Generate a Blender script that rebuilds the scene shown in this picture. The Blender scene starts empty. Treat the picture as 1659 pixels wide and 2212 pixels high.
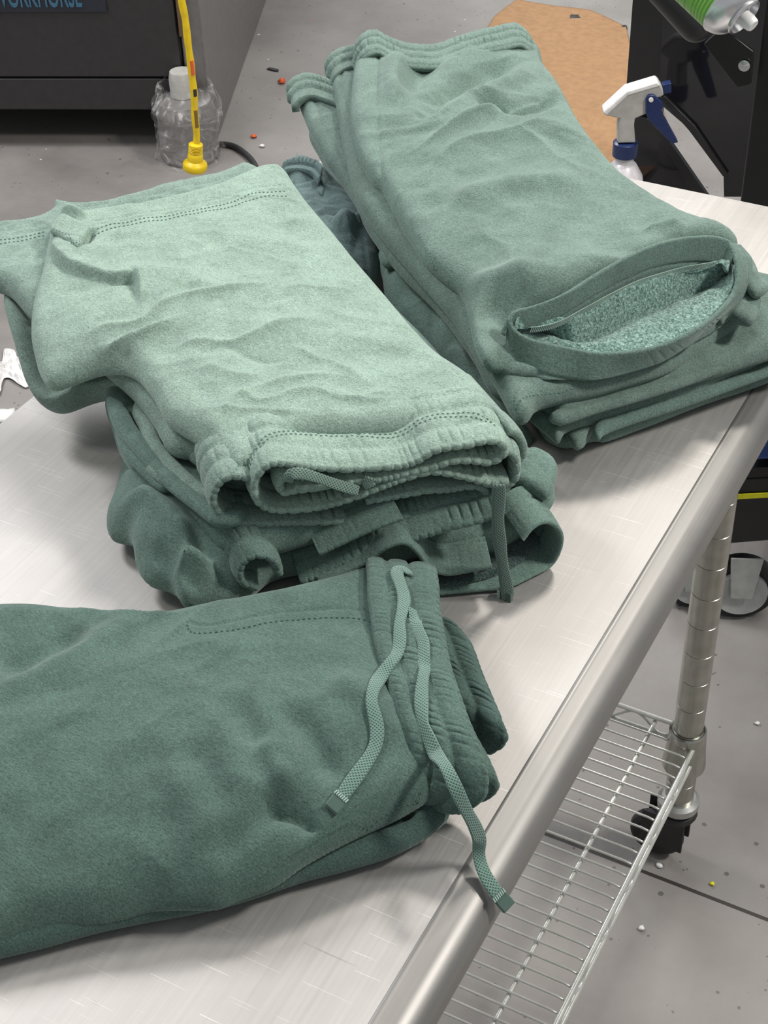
import bpy, math, random
import numpy as np
from mathutils import Vector, Matrix
from mathutils.bvhtree import BVHTree
random.seed(4)
C = bpy.context.scene.collection
PI = math.pi
# ------------------------------------------------------------------ place
TZ = 0.83            # table top above the floor
HC = 0.78            # camera above the table top
F_PX = 3322.0
PITCH, ROLL, YAW = 0.6791664306523322, -0.03769075522850491, -0.5146523635919285
_cp, _sp = math.cos(PITCH), math.sin(PITCH)
FW = np.array([math.sin(YAW) * _cp, math.cos(YAW) * _cp, -_sp])
_rt = np.array([math.cos(YAW), -math.sin(YAW), 0.0])
_up = np.cross(_rt, FW)
RT = _rt * math.cos(ROLL) + _up * math.sin(ROLL)
UP = -_rt * math.sin(ROLL) + _up * math.cos(ROLL)

def ray(px, py):
    return FW * F_PX + RT * (px - 829.5) - UP * (py - 1106.0)

def P(px, py, z=0.0):
    """survey point: where the sight line meets the height z above the table top (metres)"""
    d = ray(px, py)
    t = (z - HC) / d[2]
    return np.array([d[0] * t, d[1] * t, z + TZ])

def PV(px, py, A, B, off=0.0):
    """survey point on the upright plane through ground points A and B"""
    A = np.array(A[:2]); B = np.array(B[:2])
    n = np.array([-(B - A)[1], (B - A)[0]]); n = n / np.linalg.norm(n)
    d = ray(px, py)
    t = (n @ A + off) / (n @ d[:2])
    return np.array([d[0] * t, d[1] * t, HC + TZ + d[2] * t])

# ------------------------------------------------------------------ noise
def _h(i, j, k, s):
    n = (i * 374761393 + j * 668265263 + k * 2147483647 + s * 974634777) & 0xffffffff
    n = ((n ^ (n >> 13)) * 1274126177) & 0xffffffff
    n = ((n ^ (n >> 16)) * 2246822519) & 0xffffffff
    return ((n ^ (n >> 15)) & 0xffff) / 32767.5 - 1.0

def vnoise(X, Y, Z, s=0):
    i = np.floor(X).astype(np.int64); j = np.floor(Y).astype(np.int64); k = np.floor(Z).astype(np.int64)
    fx, fy, fz = X - i, Y - j, Z - k
    fx, fy, fz = [f * f * f * (f * (f * 6 - 15) + 10) for f in (fx, fy, fz)]
    r = 0
    for a in (0, 1):
        for b in (0, 1):
            for c in (0, 1):
                w = (fx if a else 1 - fx) * (fy if b else 1 - fy) * (fz if c else 1 - fz)
                r = r + w * _h(i + a, j + b, k + c, s)
    return r

def fbm(X, Y, Z, s=0, o=3):
    r = 0; a = 1.0; f = 1.0
    for q in range(o):
        r = r + a * vnoise(X * f, Y * f, Z * f, s + q * 17); a *= .5; f *= 2.03
    return r

# ------------------------------------------------------------------ curves
def cr(pts, n, closed=False):
    """Catmull-Rom through pts, resampled to n points of even spacing"""
    p = np.array(pts, float)
    m = len(p)
    if m == 2 and not closed:
        t = np.linspace(0, 1, n)[:, None]
        return p[0] * (1 - t) + p[1] * t
    seg = m if closed else m - 1
    K = 24
    out = []
    for i in range(seg):
        if closed:
            a, b, c, d = p[(i - 1) % m], p[i], p[(i + 1) % m], p[(i + 2) % m]
        else:
            b, c = p[i], p[i + 1]
            a = p[i - 1] if i > 0 else 2 * b - c
            d = p[i + 2] if i + 2 < m else 2 * c - b
        # centripetal
        def tj(ti, u, v): return ti + max(np.linalg.norm(v - u), 1e-7) ** 0.5
        t0 = 0; t1 = tj(t0, a, b); t2 = tj(t1, b, c); t3 = tj(t2, c, d)
        t = np.linspace(t1, t2, K, endpoint=False)[:, None]
        A1 = (t1 - t) / (t1 - t0) * a + (t - t0) / (t1 - t0) * b
        A2 = (t2 - t) / (t2 - t1) * b + (t - t1) / (t2 - t1) * c
        A3 = (t3 - t) / (t3 - t2) * c + (t - t2) / (t3 - t2) * d
        B1 = (t2 - t) / (t2 - t0) * A1 + (t - t0) / (t2 - t0) * A2
        B2 = (t3 - t) / (t3 - t1) * A2 + (t - t1) / (t3 - t1) * A3
        out.append((t2 - t) / (t2 - t1) * B1 + (t - t1) / (t2 - t1) * B2)
    q = np.concatenate(out)
    q = np.vstack([q, p[0] if closed else p[-1]])
    L = np.concatenate([[0], np.cumsum(np.linalg.norm(np.diff(q, axis=0), axis=1))])
    s = np.linspace(0, L[-1], n + 1)[:-1] if closed else np.linspace(0, L[-1], n)
    return np.stack([np.interp(s, L, q[:, k]) for k in range(q.shape[1])], 1)

def seg_dist(XY, line):
    """distance of points to a polyline, with sign (left positive) and running length"""
    best = np.full(len(XY), 1e9); sign = np.zeros(len(XY)); run = np.zeros(len(XY)); acc = 0.0
    for a, b in zip(line[:-1], line[1:]):
        v = b - a; L = np.linalg.norm(v) + 1e-12
        t = np.clip(((XY - a) @ v) / L ** 2, 0, 1)
        q = a + t[:, None] * v
        d = np.linalg.norm(XY - q, axis=1)
        m = d < best
        cr_ = v[0] * (XY[:, 1] - a[1]) - v[1] * (XY[:, 0] - a[0])
        best = np.where(m, d, best); sign = np.where(m, np.sign(cr_), sign); run = np.where(m, acc + t * L, run)
        acc += L
    return best, sign, run, acc

# ------------------------------------------------------------------ mesh helpers
def link(name, verts, faces, mat, parent=None, smooth=True):
    me = bpy.data.meshes.new(name)
    me.from_pydata([tuple(map(float, v)) for v in verts], [], [tuple(int(i) for i in f) for f in faces])
    me.validate(); me.update()
    if smooth:
        me.polygons.foreach_set('use_smooth', [True] * len(me.polygons))
    if mat: me.materials.append(mat)
    o = bpy.data.objects.new(name, me); C.objects.link(o)
    if parent is not None:
        o.parent = parent
        o.matrix_parent_inverse = Matrix.Translation(parent.location).inverted() if parent.parent is None else Matrix.Identity(4)
    return o

def fix_normals(o):
    import bmesh
    bm = bmesh.new(); bm.from_mesh(o.data)
    bmesh.ops.remove_doubles(bm, verts=bm.verts, dist=1e-6)
    bmesh.ops.recalc_face_normals(bm, faces=bm.faces)
    bm.to_mesh(o.data); bm.free()
    return o

def thing(name, label, cat, loc=(0, 0, 0), group=None):
    o = bpy.data.objects.new(name, None); C.objects.link(o)
    o.empty_display_size = .05
    o.location = tuple(map(float, loc)); o['label'] = label; o['category'] = cat
    if group: o['group'] = group
    return o

def tag(o, label, cat, group=None):
    o['label'] = label; o['category'] = cat
    if group: o['group'] = group
    return o

class MB:
    def __init__(s): s.v = []; s.f = []
    def add(s, v, f):
        b = len(s.v); s.v += [tuple(map(float, x)) for x in v]; s.f += [tuple(i + b for i in q) for q in f]; return s
    def box(s, lo, hi, M=None):
        x0, y0, z0 = lo; x1, y1, z1 = hi
        v = [(x0, y0, z0), (x1, y0, z0), (x1, y1, z0), (x0, y1, z0), (x0, y0, z1), (x1, y0, z1), (x1, y1, z1), (x0, y1, z1)]
        if M is not None: v = [tuple(M @ Vector(q)) for q in v]
        return s.add(v, [(0, 3, 2, 1), (4, 5, 6, 7), (0, 1, 5, 4), (1, 2, 6, 5), (2, 3, 7, 6), (3, 0, 4, 7)])
    def lathe(s, prof, axis_o, axis_d, n=24, caps=True):
        d = Vector(axis_d).normalized(); o = Vector(axis_o)
        a = d.orthogonal().normalized(); b = d.cross(a)
        v = []; f = []
        for (r, t) in prof:
            for k in range(n):
                g = 2 * PI * k / n
                v.append(o + d * t + (a * math.cos(g) + b * math.sin(g)) * r)
        m = len(prof)
        for i in range(m - 1):
            for k in range(n):
                k2 = (k + 1) % n
                f.append((i * n + k, i * n + k2, (i + 1) * n + k2, (i + 1) * n + k))
        if caps:
            f.append(tuple(range(n))[::-1]); f.append(tuple((m - 1) * n + k for k in range(n)))
        return s.add(v, f)
    def tube(s, pts, r, n=8, closed=False):
        p = [Vector(tuple(map(float, q))) for q in pts]
        m = len(p); v = []; f = []; up = None
        for i in range(m):
            if closed: t = (p[(i + 1) % m] - p[(i - 1) % m]).normalized()
            else: t = (p[min(i + 1, m - 1)] - p[max(i - 1, 0)]).normalized()
            if up is None: up = t.orthogonal().normalized()
            up = (up - t * up.dot(t)).normalized(); w = t.cross(up)
            rr = r[i] if hasattr(r, '__len__') else r
            for k in range(n):
                g = 2 * PI * k / n
                v.append(p[i] + (up * math.cos(g) + w * math.sin(g)) * rr)
        for i in range(m if closed else m - 1):
            for k in range(n):
                k2 = (k + 1) % n; i2 = (i + 1) % m
                f.append((i * n + k, i * n + k2, i2 * n + k2, i2 * n + k))
        if not closed:
            f.append(tuple(range(n))[::-1]); f.append(tuple((m - 1) * n + k for k in range(n)))
        return s.add(v, f)
    def prism(s, poly, off):
        """closed outline extruded by the vector off"""
        n = len(poly); v = [tuple(q) for q in poly] + [tuple(np.array(q) + np.array(off)) for q in poly]
        return s.add(v, [tuple(range(n))[::-1], tuple(range(n, 2 * n))] + [(i, (i + 1) % n, (i + 1) % n + n, i + n) for i in range(n)])
    def build(s, name, mat, parent=None, smooth=True, bevel=0.0, seg=2, angle=35):
        o = link(name, s.v, s.f, mat, parent, False)
        fix_normals(o)
        if smooth:
            o.data.polygons.foreach_set('use_smooth', [True] * len(o.data.polygons))
            o.data.set_sharp_from_angle(angle=math.radians(angle))
        if bevel:
            b = o.modifiers.new('bevel', 'BEVEL'); b.width = bevel; b.segments = seg; b.limit_method = 'ANGLE'
        return o

# ------------------------------------------------------------------ materials
def nt(name):
    m = bpy.data.materials.new(name); m.use_nodes = True
    t = m.node_tree; t.nodes.clear()
    o = t.nodes.new('ShaderNodeOutputMaterial'); b = t.nodes.new('ShaderNodeBsdfPrincipled')
    t.links.new(b.outputs[0], o.inputs[0])
    return m, t, b

def N(t, kind, **kw):
    n = t.nodes.new(kind)
    for k, v in kw.items():
        if k.startswith('i_'):
            n.inputs[k[2:].replace('_', ' ')].default_value = v
        else: setattr(n, k, v)
    return n

def ramp(t, fac, stops):
    r = t.nodes.new('ShaderNodeValToRGB')
    while len(r.color_ramp.elements) < len(stops): r.color_ramp.elements.new(.5)
    for e, (p, c) in zip(r.color_ramp.elements, stops):
        e.position = p; e.color = (*c, 1) if len(c) == 3 else c
    t.links.new(fac, r.inputs[0]); return r

def math_(t, op, a, b=None, **k):
    n = t.nodes.new('ShaderNodeMath'); n.operation = op
    for i, x in enumerate((a, b)):
        if x is None: continue
        if isinstance(x, (int, float)): n.inputs[i].default_value = x
        else: t.links.new(x, n.inputs[i])
    return n.outputs[0]

def coords(t, scale=(1, 1, 1), rot=(0, 0, 0)):
    g = t.nodes.new('ShaderNodeNewGeometry')     # world position: the place itself, not the picture
    m = t.nodes.new('ShaderNodeMapping'); m.inputs['Scale'].default_value = scale; m.inputs['Rotation'].default_value = rot
    t.links.new(g.outputs['Position'], m.inputs[0]); return m.outputs[0]

def plain(name, col, rough=.5, metal=0.0, **kw):
    m, t, b = nt(name)
    b.inputs['Base Color'].default_value = (*col, 1); b.inputs['Roughness'].default_value = rough; b.inputs['Metallic'].default_value = metal
    for k, v in kw.items(): b.inputs[k.replace('_', ' ')].default_value = v
    n = N(t, 'ShaderNodeTexNoise', i_Scale=60.0, i_Detail=4.0)
    t.links.new(coords(t), n.inputs['Vector'])
    r = ramp(t, n.outputs[0], [(.3, tuple(c * .88 for c in col)), (.7, tuple(min(1, c * 1.1) for c in col))])
    t.links.new(r.outputs[0], b.inputs['Base Color'])
    return m

def fabric(name, col, ang=.6, twill=.7, sheen=.25):
    m, t, b = nt(name)
    b.inputs['Roughness'].default_value = .92
    b.inputs['Specular IOR Level'].default_value = .15
    b.inputs['Sheen Weight'].default_value = sheen; b.inputs['Sheen Roughness'].default_value = .45
    b.inputs['Sheen Tint'].default_value = (.9, 1, .96, 1)
    co = coords(t)
    n1 = N(t, 'ShaderNodeTexNoise', i_Scale=28.0, i_Detail=5.0, i_Roughness=.6); t.links.new(co, n1.inputs['Vector'])
    n2 = N(t, 'ShaderNodeTexNoise', i_Scale=950.0, i_Detail=2.0); t.links.new(co, n2.inputs['Vector'])
    lo = tuple(c * .86 for c in col); hi = tuple(c * 1.13 for c in col)
    r1 = ramp(t, n1.outputs[0], [(.3, lo), (.7, hi)])
    w = N(t, 'ShaderNodeTexNoise', i_Scale=1.0, i_Detail=2.0)
    t.links.new(coords(t, scale=(260, 1150, 700), rot=(0, 0, ang)), w.inputs['Vector'])
    mixf = math_(t, 'ADD', math_(t, 'MULTIPLY', n2.outputs[0], 1 - .55 * twill), math_(t, 'MULTIPLY', w.outputs[0], .55 * twill))
    r2 = ramp(t, mixf, [(.34, (.62, .62, .63)), (.66, (1.36, 1.36, 1.34))])
    mx = t.nodes.new('ShaderNodeMix'); mx.data_type = 'RGBA'; mx.blend_type = 'MULTIPLY'; mx.inputs[0].default_value = 1
    t.links.new(r1.outputs[0], mx.inputs[6]); t.links.new(r2.outputs[0], mx.inputs[7])
    t.links.new(mx.outputs[2], b.inputs['Base Color'])
    bp = N(t, 'ShaderNodeBump', i_Strength=.55, i_Distance=.0006)
    t.links.new(mixf, bp.inputs['Height'])
    n3 = N(t, 'ShaderNodeTexNoise', i_Scale=170.0, i_Detail=3.0); t.links.new(co, n3.inputs['Vector'])
    bp2 = N(t, 'ShaderNodeBump', i_Strength=.3, i_Distance=.0012)
    t.links.new(n3.outputs[0], bp2.inputs['Height']); t.links.new(bp.outputs[0], bp2.inputs['Normal'])
    t.links.new(bp2.outputs[0], b.inputs['Normal'])
    return m

def fleece(name, dark, light):
    m, t, b = nt(name)
    b.inputs['Roughness'].default_value = 1; b.inputs['Specular IOR Level'].default_value = .05
    b.inputs['Sheen Weight'].default_value = .4
    co = coords(t, scale=(1, 1, 1))
    v = N(t, 'ShaderNodeTexNoise', i_Scale=420.0, i_Detail=3.0, i_Roughness=.7, i_Distortion=.6); t.links.new(co, v.inputs['Vector'])
    r = ramp(t, v.outputs[0], [(.38, dark), (.5, tuple((a + c) / 2 for a, c in zip(dark, light))), (.62, light)])
    t.links.new(r.outputs[0], b.inputs['Base Color'])
    bp = N(t, 'ShaderNodeBump', i_Strength=1.0, i_Distance=.003); t.links.new(v.outputs[0], bp.inputs['Height'])
    t.links.new(bp.outputs[0], b.inputs['Normal'])
    return m

def braid(name, col):
    m, t, b = nt(name)
    b.inputs['Roughness'].default_value = .9; b.inputs['Specular IOR Level'].default_value = .2; b.inputs['Sheen Weight'].default_value = .3
    uv = t.nodes.new('ShaderNodeUVMap'); uv.uv_map = 'UVMap'
    a = N(t, 'ShaderNodeTexWave', i_Scale=1.0, i_Distortion=.4); a.bands_direction = 'DIAGONAL'
    mp = t.nodes.new('ShaderNodeMapping'); mp.inputs['Scale'].default_value = (260, 260, 0)
    t.links.new(uv.outputs[0], mp.inputs[0]); t.links.new(mp.outputs[0], a.inputs['Vector'])
    mp2 = t.nodes.new('ShaderNodeMapping'); mp2.inputs['Scale'].default_value = (260, -260, 0)
    a2 = N(t, 'ShaderNodeTexWave', i_Scale=1.0, i_Distortion=.4); a2.bands_direction = 'DIAGONAL'
    t.links.new(uv.outputs[0], mp2.inputs[0]); t.links.new(mp2.outputs[0], a2.inputs['Vector'])
    s = math_(t, 'MAXIMUM', a.outputs['Fac'], a2.outputs['Fac'])
    r = ramp(t, s, [(.25, tuple(c * .5 for c in col)), (.9, tuple(c * 1.15 for c in col))])
    t.links.new(r.outputs[0], b.inputs['Base Color'])
    bp = N(t, 'ShaderNodeBump', i_Strength=.8, i_Distance=.0007); t.links.new(s, bp.inputs['Height']); t.links.new(bp.outputs[0], b.inputs['Normal'])
    return m

def steel(name, col=(.62, .60, .58), rough=.36, scratch=True, rot=0.0, streak=(420, 7, 9)):
    m, t, b = nt(name)
    b.inputs['Metallic'].default_value = .60
    co = coords(t, scale=streak, rot=(0, 0, rot))
    n = N(t, 'ShaderNodeTexNoise', i_Scale=1.0, i_Detail=3.0); t.links.new(co, n.inputs['Vector'])
    n2 = N(t, 'ShaderNodeTexNoise', i_Scale=5.0, i_Detail=5.0, i_Roughness=.6); t.links.new(coords(t), n2.inputs['Vector'])
    s = math_(t, 'ADD', math_(t, 'MULTIPLY', n.outputs[0], .35), math_(t, 'MULTIPLY', n2.outputs[0], .65))
    rr = ramp(t, s, [(.3, (rough - .05,) * 3), (.7, (rough + .1,) * 3)])
    c = ramp(t, s, [(.35, tuple(x * .88 for x in col)), (.65, tuple(min(1, x * 1.1) for x in col))])
    last = c.outputs[0]
    h = math_(t, 'MULTIPLY', n.outputs[0], .5)
    if scratch:
        for k, (ro, sx_, sy_, lo_) in enumerate(((.55, 10, 950, .735), (-.35, 14, 1000, .74), (1.15, 11, 1100, .735), (2.3, 16, 900, .745))):
            nn = N(t, 'ShaderNodeTexNoise', i_Scale=1.0, i_Detail=1.0, i_Distortion=.15); t.links.new(coords(t, scale=(sx_, sy_, 1), rot=(0, 0, ro)), nn.inputs['Vector'])
            gate = N(t, 'ShaderNodeTexNoise', i_Scale=9.0 + 5 * k, i_Detail=2.0); t.links.new(coords(t, scale=(1, 1, 0)), gate.inputs['Vector'])
            line = math_(t, 'MULTIPLY', math_(t, 'GREATER_THAN', nn.outputs[0], lo_), math_(t, 'GREATER_THAN', gate.outputs[0], .50))
            mx = t.nodes.new('ShaderNodeMix'); mx.data_type = 'RGBA'
            t.links.new(math_(t, 'MULTIPLY', line, .45), mx.inputs[0]); t.links.new(last, mx.inputs[6])
            mx.inputs[7].default_value = (.85, .84, .82, 1) if k != 1 else (.25, .24, .23, 1)
            last = mx.outputs[2]
            h = math_(t, 'ADD', h, math_(t, 'MULTIPLY', line, .5))
    t.links.new(last, b.inputs['Base Color']); t.links.new(rr.outputs[0], b.inputs['Roughness'])
    bp = N(t, 'ShaderNodeBump', i_Strength=.12, i_Distance=.0006); t.links.new(h, bp.inputs['Height']); t.links.new(bp.outputs[0], b.inputs['Normal'])
    return m

def concrete():
    m, t, b = nt('concrete')
    co = coords(t)
    a = N(t, 'ShaderNodeTexNoise', i_Scale=1.6, i_Detail=8.0, i_Roughness=.62); t.links.new(co, a.inputs['Vector'])
    c = ramp(t, a.outputs[0], [(.28, (.17, .155, .145)), (.5, (.25, .235, .22)), (.72, (.34, .325, .31))])
    last = c.outputs[0]
    for sc, th, col, g in ((26, .085, (.08, .075, .07), .60), (17, .05, (.72, .72, .70), .66), (9, .035, (.55, .12, .05), .60), (11, .03, (.12, .15, .30), .62), (55, .12, (.10, .095, .09), .62)):
        v = N(t, 'ShaderNodeTexVoronoi', i_Scale=float(sc)); t.links.new(co, v.inputs['Vector'])
        n = N(t, 'ShaderNodeTexNoise', i_Scale=sc * 3.0, i_Detail=2.0); t.links.new(co, n.inputs['Vector'])
        d = math_(t, 'ADD', v.outputs['Distance'], math_(t, 'MULTIPLY', n.outputs[0], .12))
        spot = math_(t, 'LESS_THAN', d, th + .06)
        gate = N(t, 'ShaderNodeTexNoise', i_Scale=sc / 6.0, i_Detail=1.0); t.links.new(co, gate.inputs['Vector'])
        spot = math_(t, 'MULTIPLY', spot, math_(t, 'GREATER_THAN', gate.outputs[0], g - .1))
        mx = t.nodes.new('ShaderNodeMix'); mx.data_type = 'RGBA'
        t.links.new(math_(t, 'MULTIPLY', spot, .8), mx.inputs[0]); t.links.new(last, mx.inputs[6]); mx.inputs[7].default_value = (*col, 1)
        last = mx.outputs[2]
    # sawn control joint across the slab
    g = t.nodes.new('ShaderNodeNewGeometry'); sx = t.nodes.new('ShaderNodeSeparateXYZ'); t.links.new(g.outputs['Position'], sx.inputs[0])
    wob = math_(t, 'MULTIPLY', math_(t, 'SUBTRACT', a.outputs[0], .5), .006)
    dd = math_(t, 'ABSOLUTE', math_(t, 'ADD', math_(t, 'SUBTRACT', sx.outputs[1], JY), wob))
    jl = math_(t, 'LESS_THAN', dd, .0028)
    mx = t.nodes.new('ShaderNodeMix'); mx.data_type = 'RGBA'
    t.links.new(jl, mx.inputs[0]); t.links.new(last, mx.inputs[6]); mx.inputs[7].default_value = (.03, .026, .022, 1)
    t.links.new(mx.outputs[2], b.inputs['Base Color'])
    r = ramp(t, a.outputs[0], [(.3, (.42,) * 3), (.7, (.62,) * 3)]); t.links.new(r.outputs[0], b.inputs['Roughness'])
    n5 = N(t, 'ShaderNodeTexNoise', i_Scale=60.0, i_Detail=6.0); t.links.new(co, n5.inputs['Vector'])
    bp = N(t, 'ShaderNodeBump', i_Strength=.25, i_Distance=.003); t.links.new(n5.outputs[0], bp.inputs['Height']); t.links.new(bp.outputs[0], b.inputs['Normal'])
    return m

FZ = -TZ
JY = float(P(1395, 1885, FZ)[1])
M = dict(
    sage=fabric('sage_fleece', (.262, .358, .302), .9),
    sage2=fabric('sage_fleece_second', (.205, .285, .245), .4),
    sage3=fabric('sage_fleece_third', (.13, .20, .172), 1.2),
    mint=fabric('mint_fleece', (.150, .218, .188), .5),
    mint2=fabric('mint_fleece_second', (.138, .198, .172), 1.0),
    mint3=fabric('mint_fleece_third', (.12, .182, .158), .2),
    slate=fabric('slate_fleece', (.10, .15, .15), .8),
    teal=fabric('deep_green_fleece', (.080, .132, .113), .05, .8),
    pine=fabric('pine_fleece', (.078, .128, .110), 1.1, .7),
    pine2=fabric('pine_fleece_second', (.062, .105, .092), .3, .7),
    lining=fleece('brushed_lining', (.06, .15, .125), (.36, .56, .49)),
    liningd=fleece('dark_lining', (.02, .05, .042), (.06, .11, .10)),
    cord=braid('braid_sage', (.19, .28, .235)),
    cordn=braid('braid_teal', (.145, .245, .205)),
    cordd=braid('braid_pine', (.10, .165, .14)),
    thread=plain('thread', (.13, .24, .195), .8),
    threadn=plain('thread_dark', (.05, .115, .09), .8),
    threadm=plain('thread_mint', (.10, .21, .17), .8),
    serge=plain('thread_serge', (.34, .46, .40), .8),
    steel=steel('brushed_steel', (.50, .48, .46), .50),
    roll=steel('rolled_steel', (.25, .243, .232), .42, False, 0, (300, 3, 60)),
    chrome=plain('chrome_wire', (.60, .61, .57), .30, .45),
    post=plain('post_metal', (.42, .42, .38), .25, 1.0),
    zinc=plain('caster_zinc', (.5, .5, .48), .35, .9),
    rubber=plain('black_rubber', (.02, .02, .02), .6),
    foam=plain('foam_grip', (.022, .022, .023), .42),
    gloss=plain('gloss_black', (.010, .010, .012), .07),
    frame=plain('black_frame', (.010, .010, .011), .32),
    mach=plain('machine_enamel', (.028, .026, .027), .42),
    machside=plain('machine_side', (.16, .15, .145), .38),
    machlab=plain('machine_label', (.018, .022, .032), .35),
    letter=plain('letter_blue', (.045, .13, .21), .4),
    edge=plain('brown_edge', (.12, .07, .04), .6),
    yellow=plain('yellow_rubber', (.80, .56, .01), .4),
    grease=plain('grease', (.22, .13, .02), .6),
    white=plain('white_plastic', (.78, .77, .76), .35),
    nozzle=plain('nozzle_grey', (.46, .45, .42), .4),
    bottle=plain('bottle_plastic', (.66, .64, .66), .3),
    navy=plain('navy_plastic', (.01, .025, .10), .3),
    green=plain('can_green', (.17, .40, .07), .3),
    alu=plain('aluminium', (.72, .72, .74), .25, .85),
    kraft=plain('kraft_paper', (.36, .205, .095), .75),
    blue=plain('blue_plastic', (.01, .05, .22), .4),
    hazard=plain('yellow_strip', (.75, .72, .01), .5),
    blackbox=plain('black_box', (.012, .012, .013), .5),
    wheelw=plain('wheel_white', (.42, .43, .42), .5),
    orange=plain('orange_scrap', (.75, .12, .03), .5),
    dark=plain('dark_scrap', (.03, .03, .03), .6),
    film=None,
)
def film():
    m, t, b = nt('clear_film')
    b.inputs['Base Color'].default_value = (.75, .74, .72, 1); b.inputs['Roughness'].default_value = .18
    b.inputs['Alpha'].default_value = .30
    n = N(t, 'ShaderNodeTexNoise', i_Scale=30.0, i_Detail=4.0, i_Distortion=1.5); t.links.new(coords(t), n.inputs['Vector'])
    r = ramp(t, n.outputs[0], [(.4, (.03,) * 3), (.58, (.16,) * 3), (.68, (.55,) * 3)]); t.links.new(r.outputs[0], b.inputs['Alpha'])
    bp = N(t, 'ShaderNodeBump', i_Strength=.8, i_Distance=.01); t.links.new(n.outputs[0], bp.inputs['Height']); t.links.new(bp.outputs[0], b.inputs['Normal'])
    return m
M['film'] = film()

# ------------------------------------------------------------------ cloth
BVH = {}
def remember(o):
    me = o.data
    BVH[o.name] = BVHTree.FromPolygons([v.co[:] for v in me.vertices], [p.vertices[:] for p in me.polygons])

def wrinkle(V, amp, freq, ang, stretch, seed, fine=.25):
    """long soft folds: noise stretched along the direction ang"""
    c, s = math.cos(ang), math.sin(ang)
    a = V[:, 0] * c + V[:, 1] * s; b = -V[:, 0] * s + V[:, 1] * c
    wx = fbm(a * freq * .7, b * freq * .7, V[:, 2] * 4, seed + 50, 2)
    A = a * freq / stretch + .5 * wx; B = b * freq + .6 * wx
    n = fbm(A, B, V[:, 2] * 3, seed, 3)
    r = 1 - np.abs(fbm(A * 1.3 + 9, B * 1.3 + 3, V[:, 2] * 2, seed + 7, 2)); r = np.clip(r, 0, 1) ** 4
    return amp * (n * .6 + r * .55 + fine * fbm(a * freq * 4, b * freq * 4, V[:, 2] * 8, seed + 3, 2))

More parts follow.
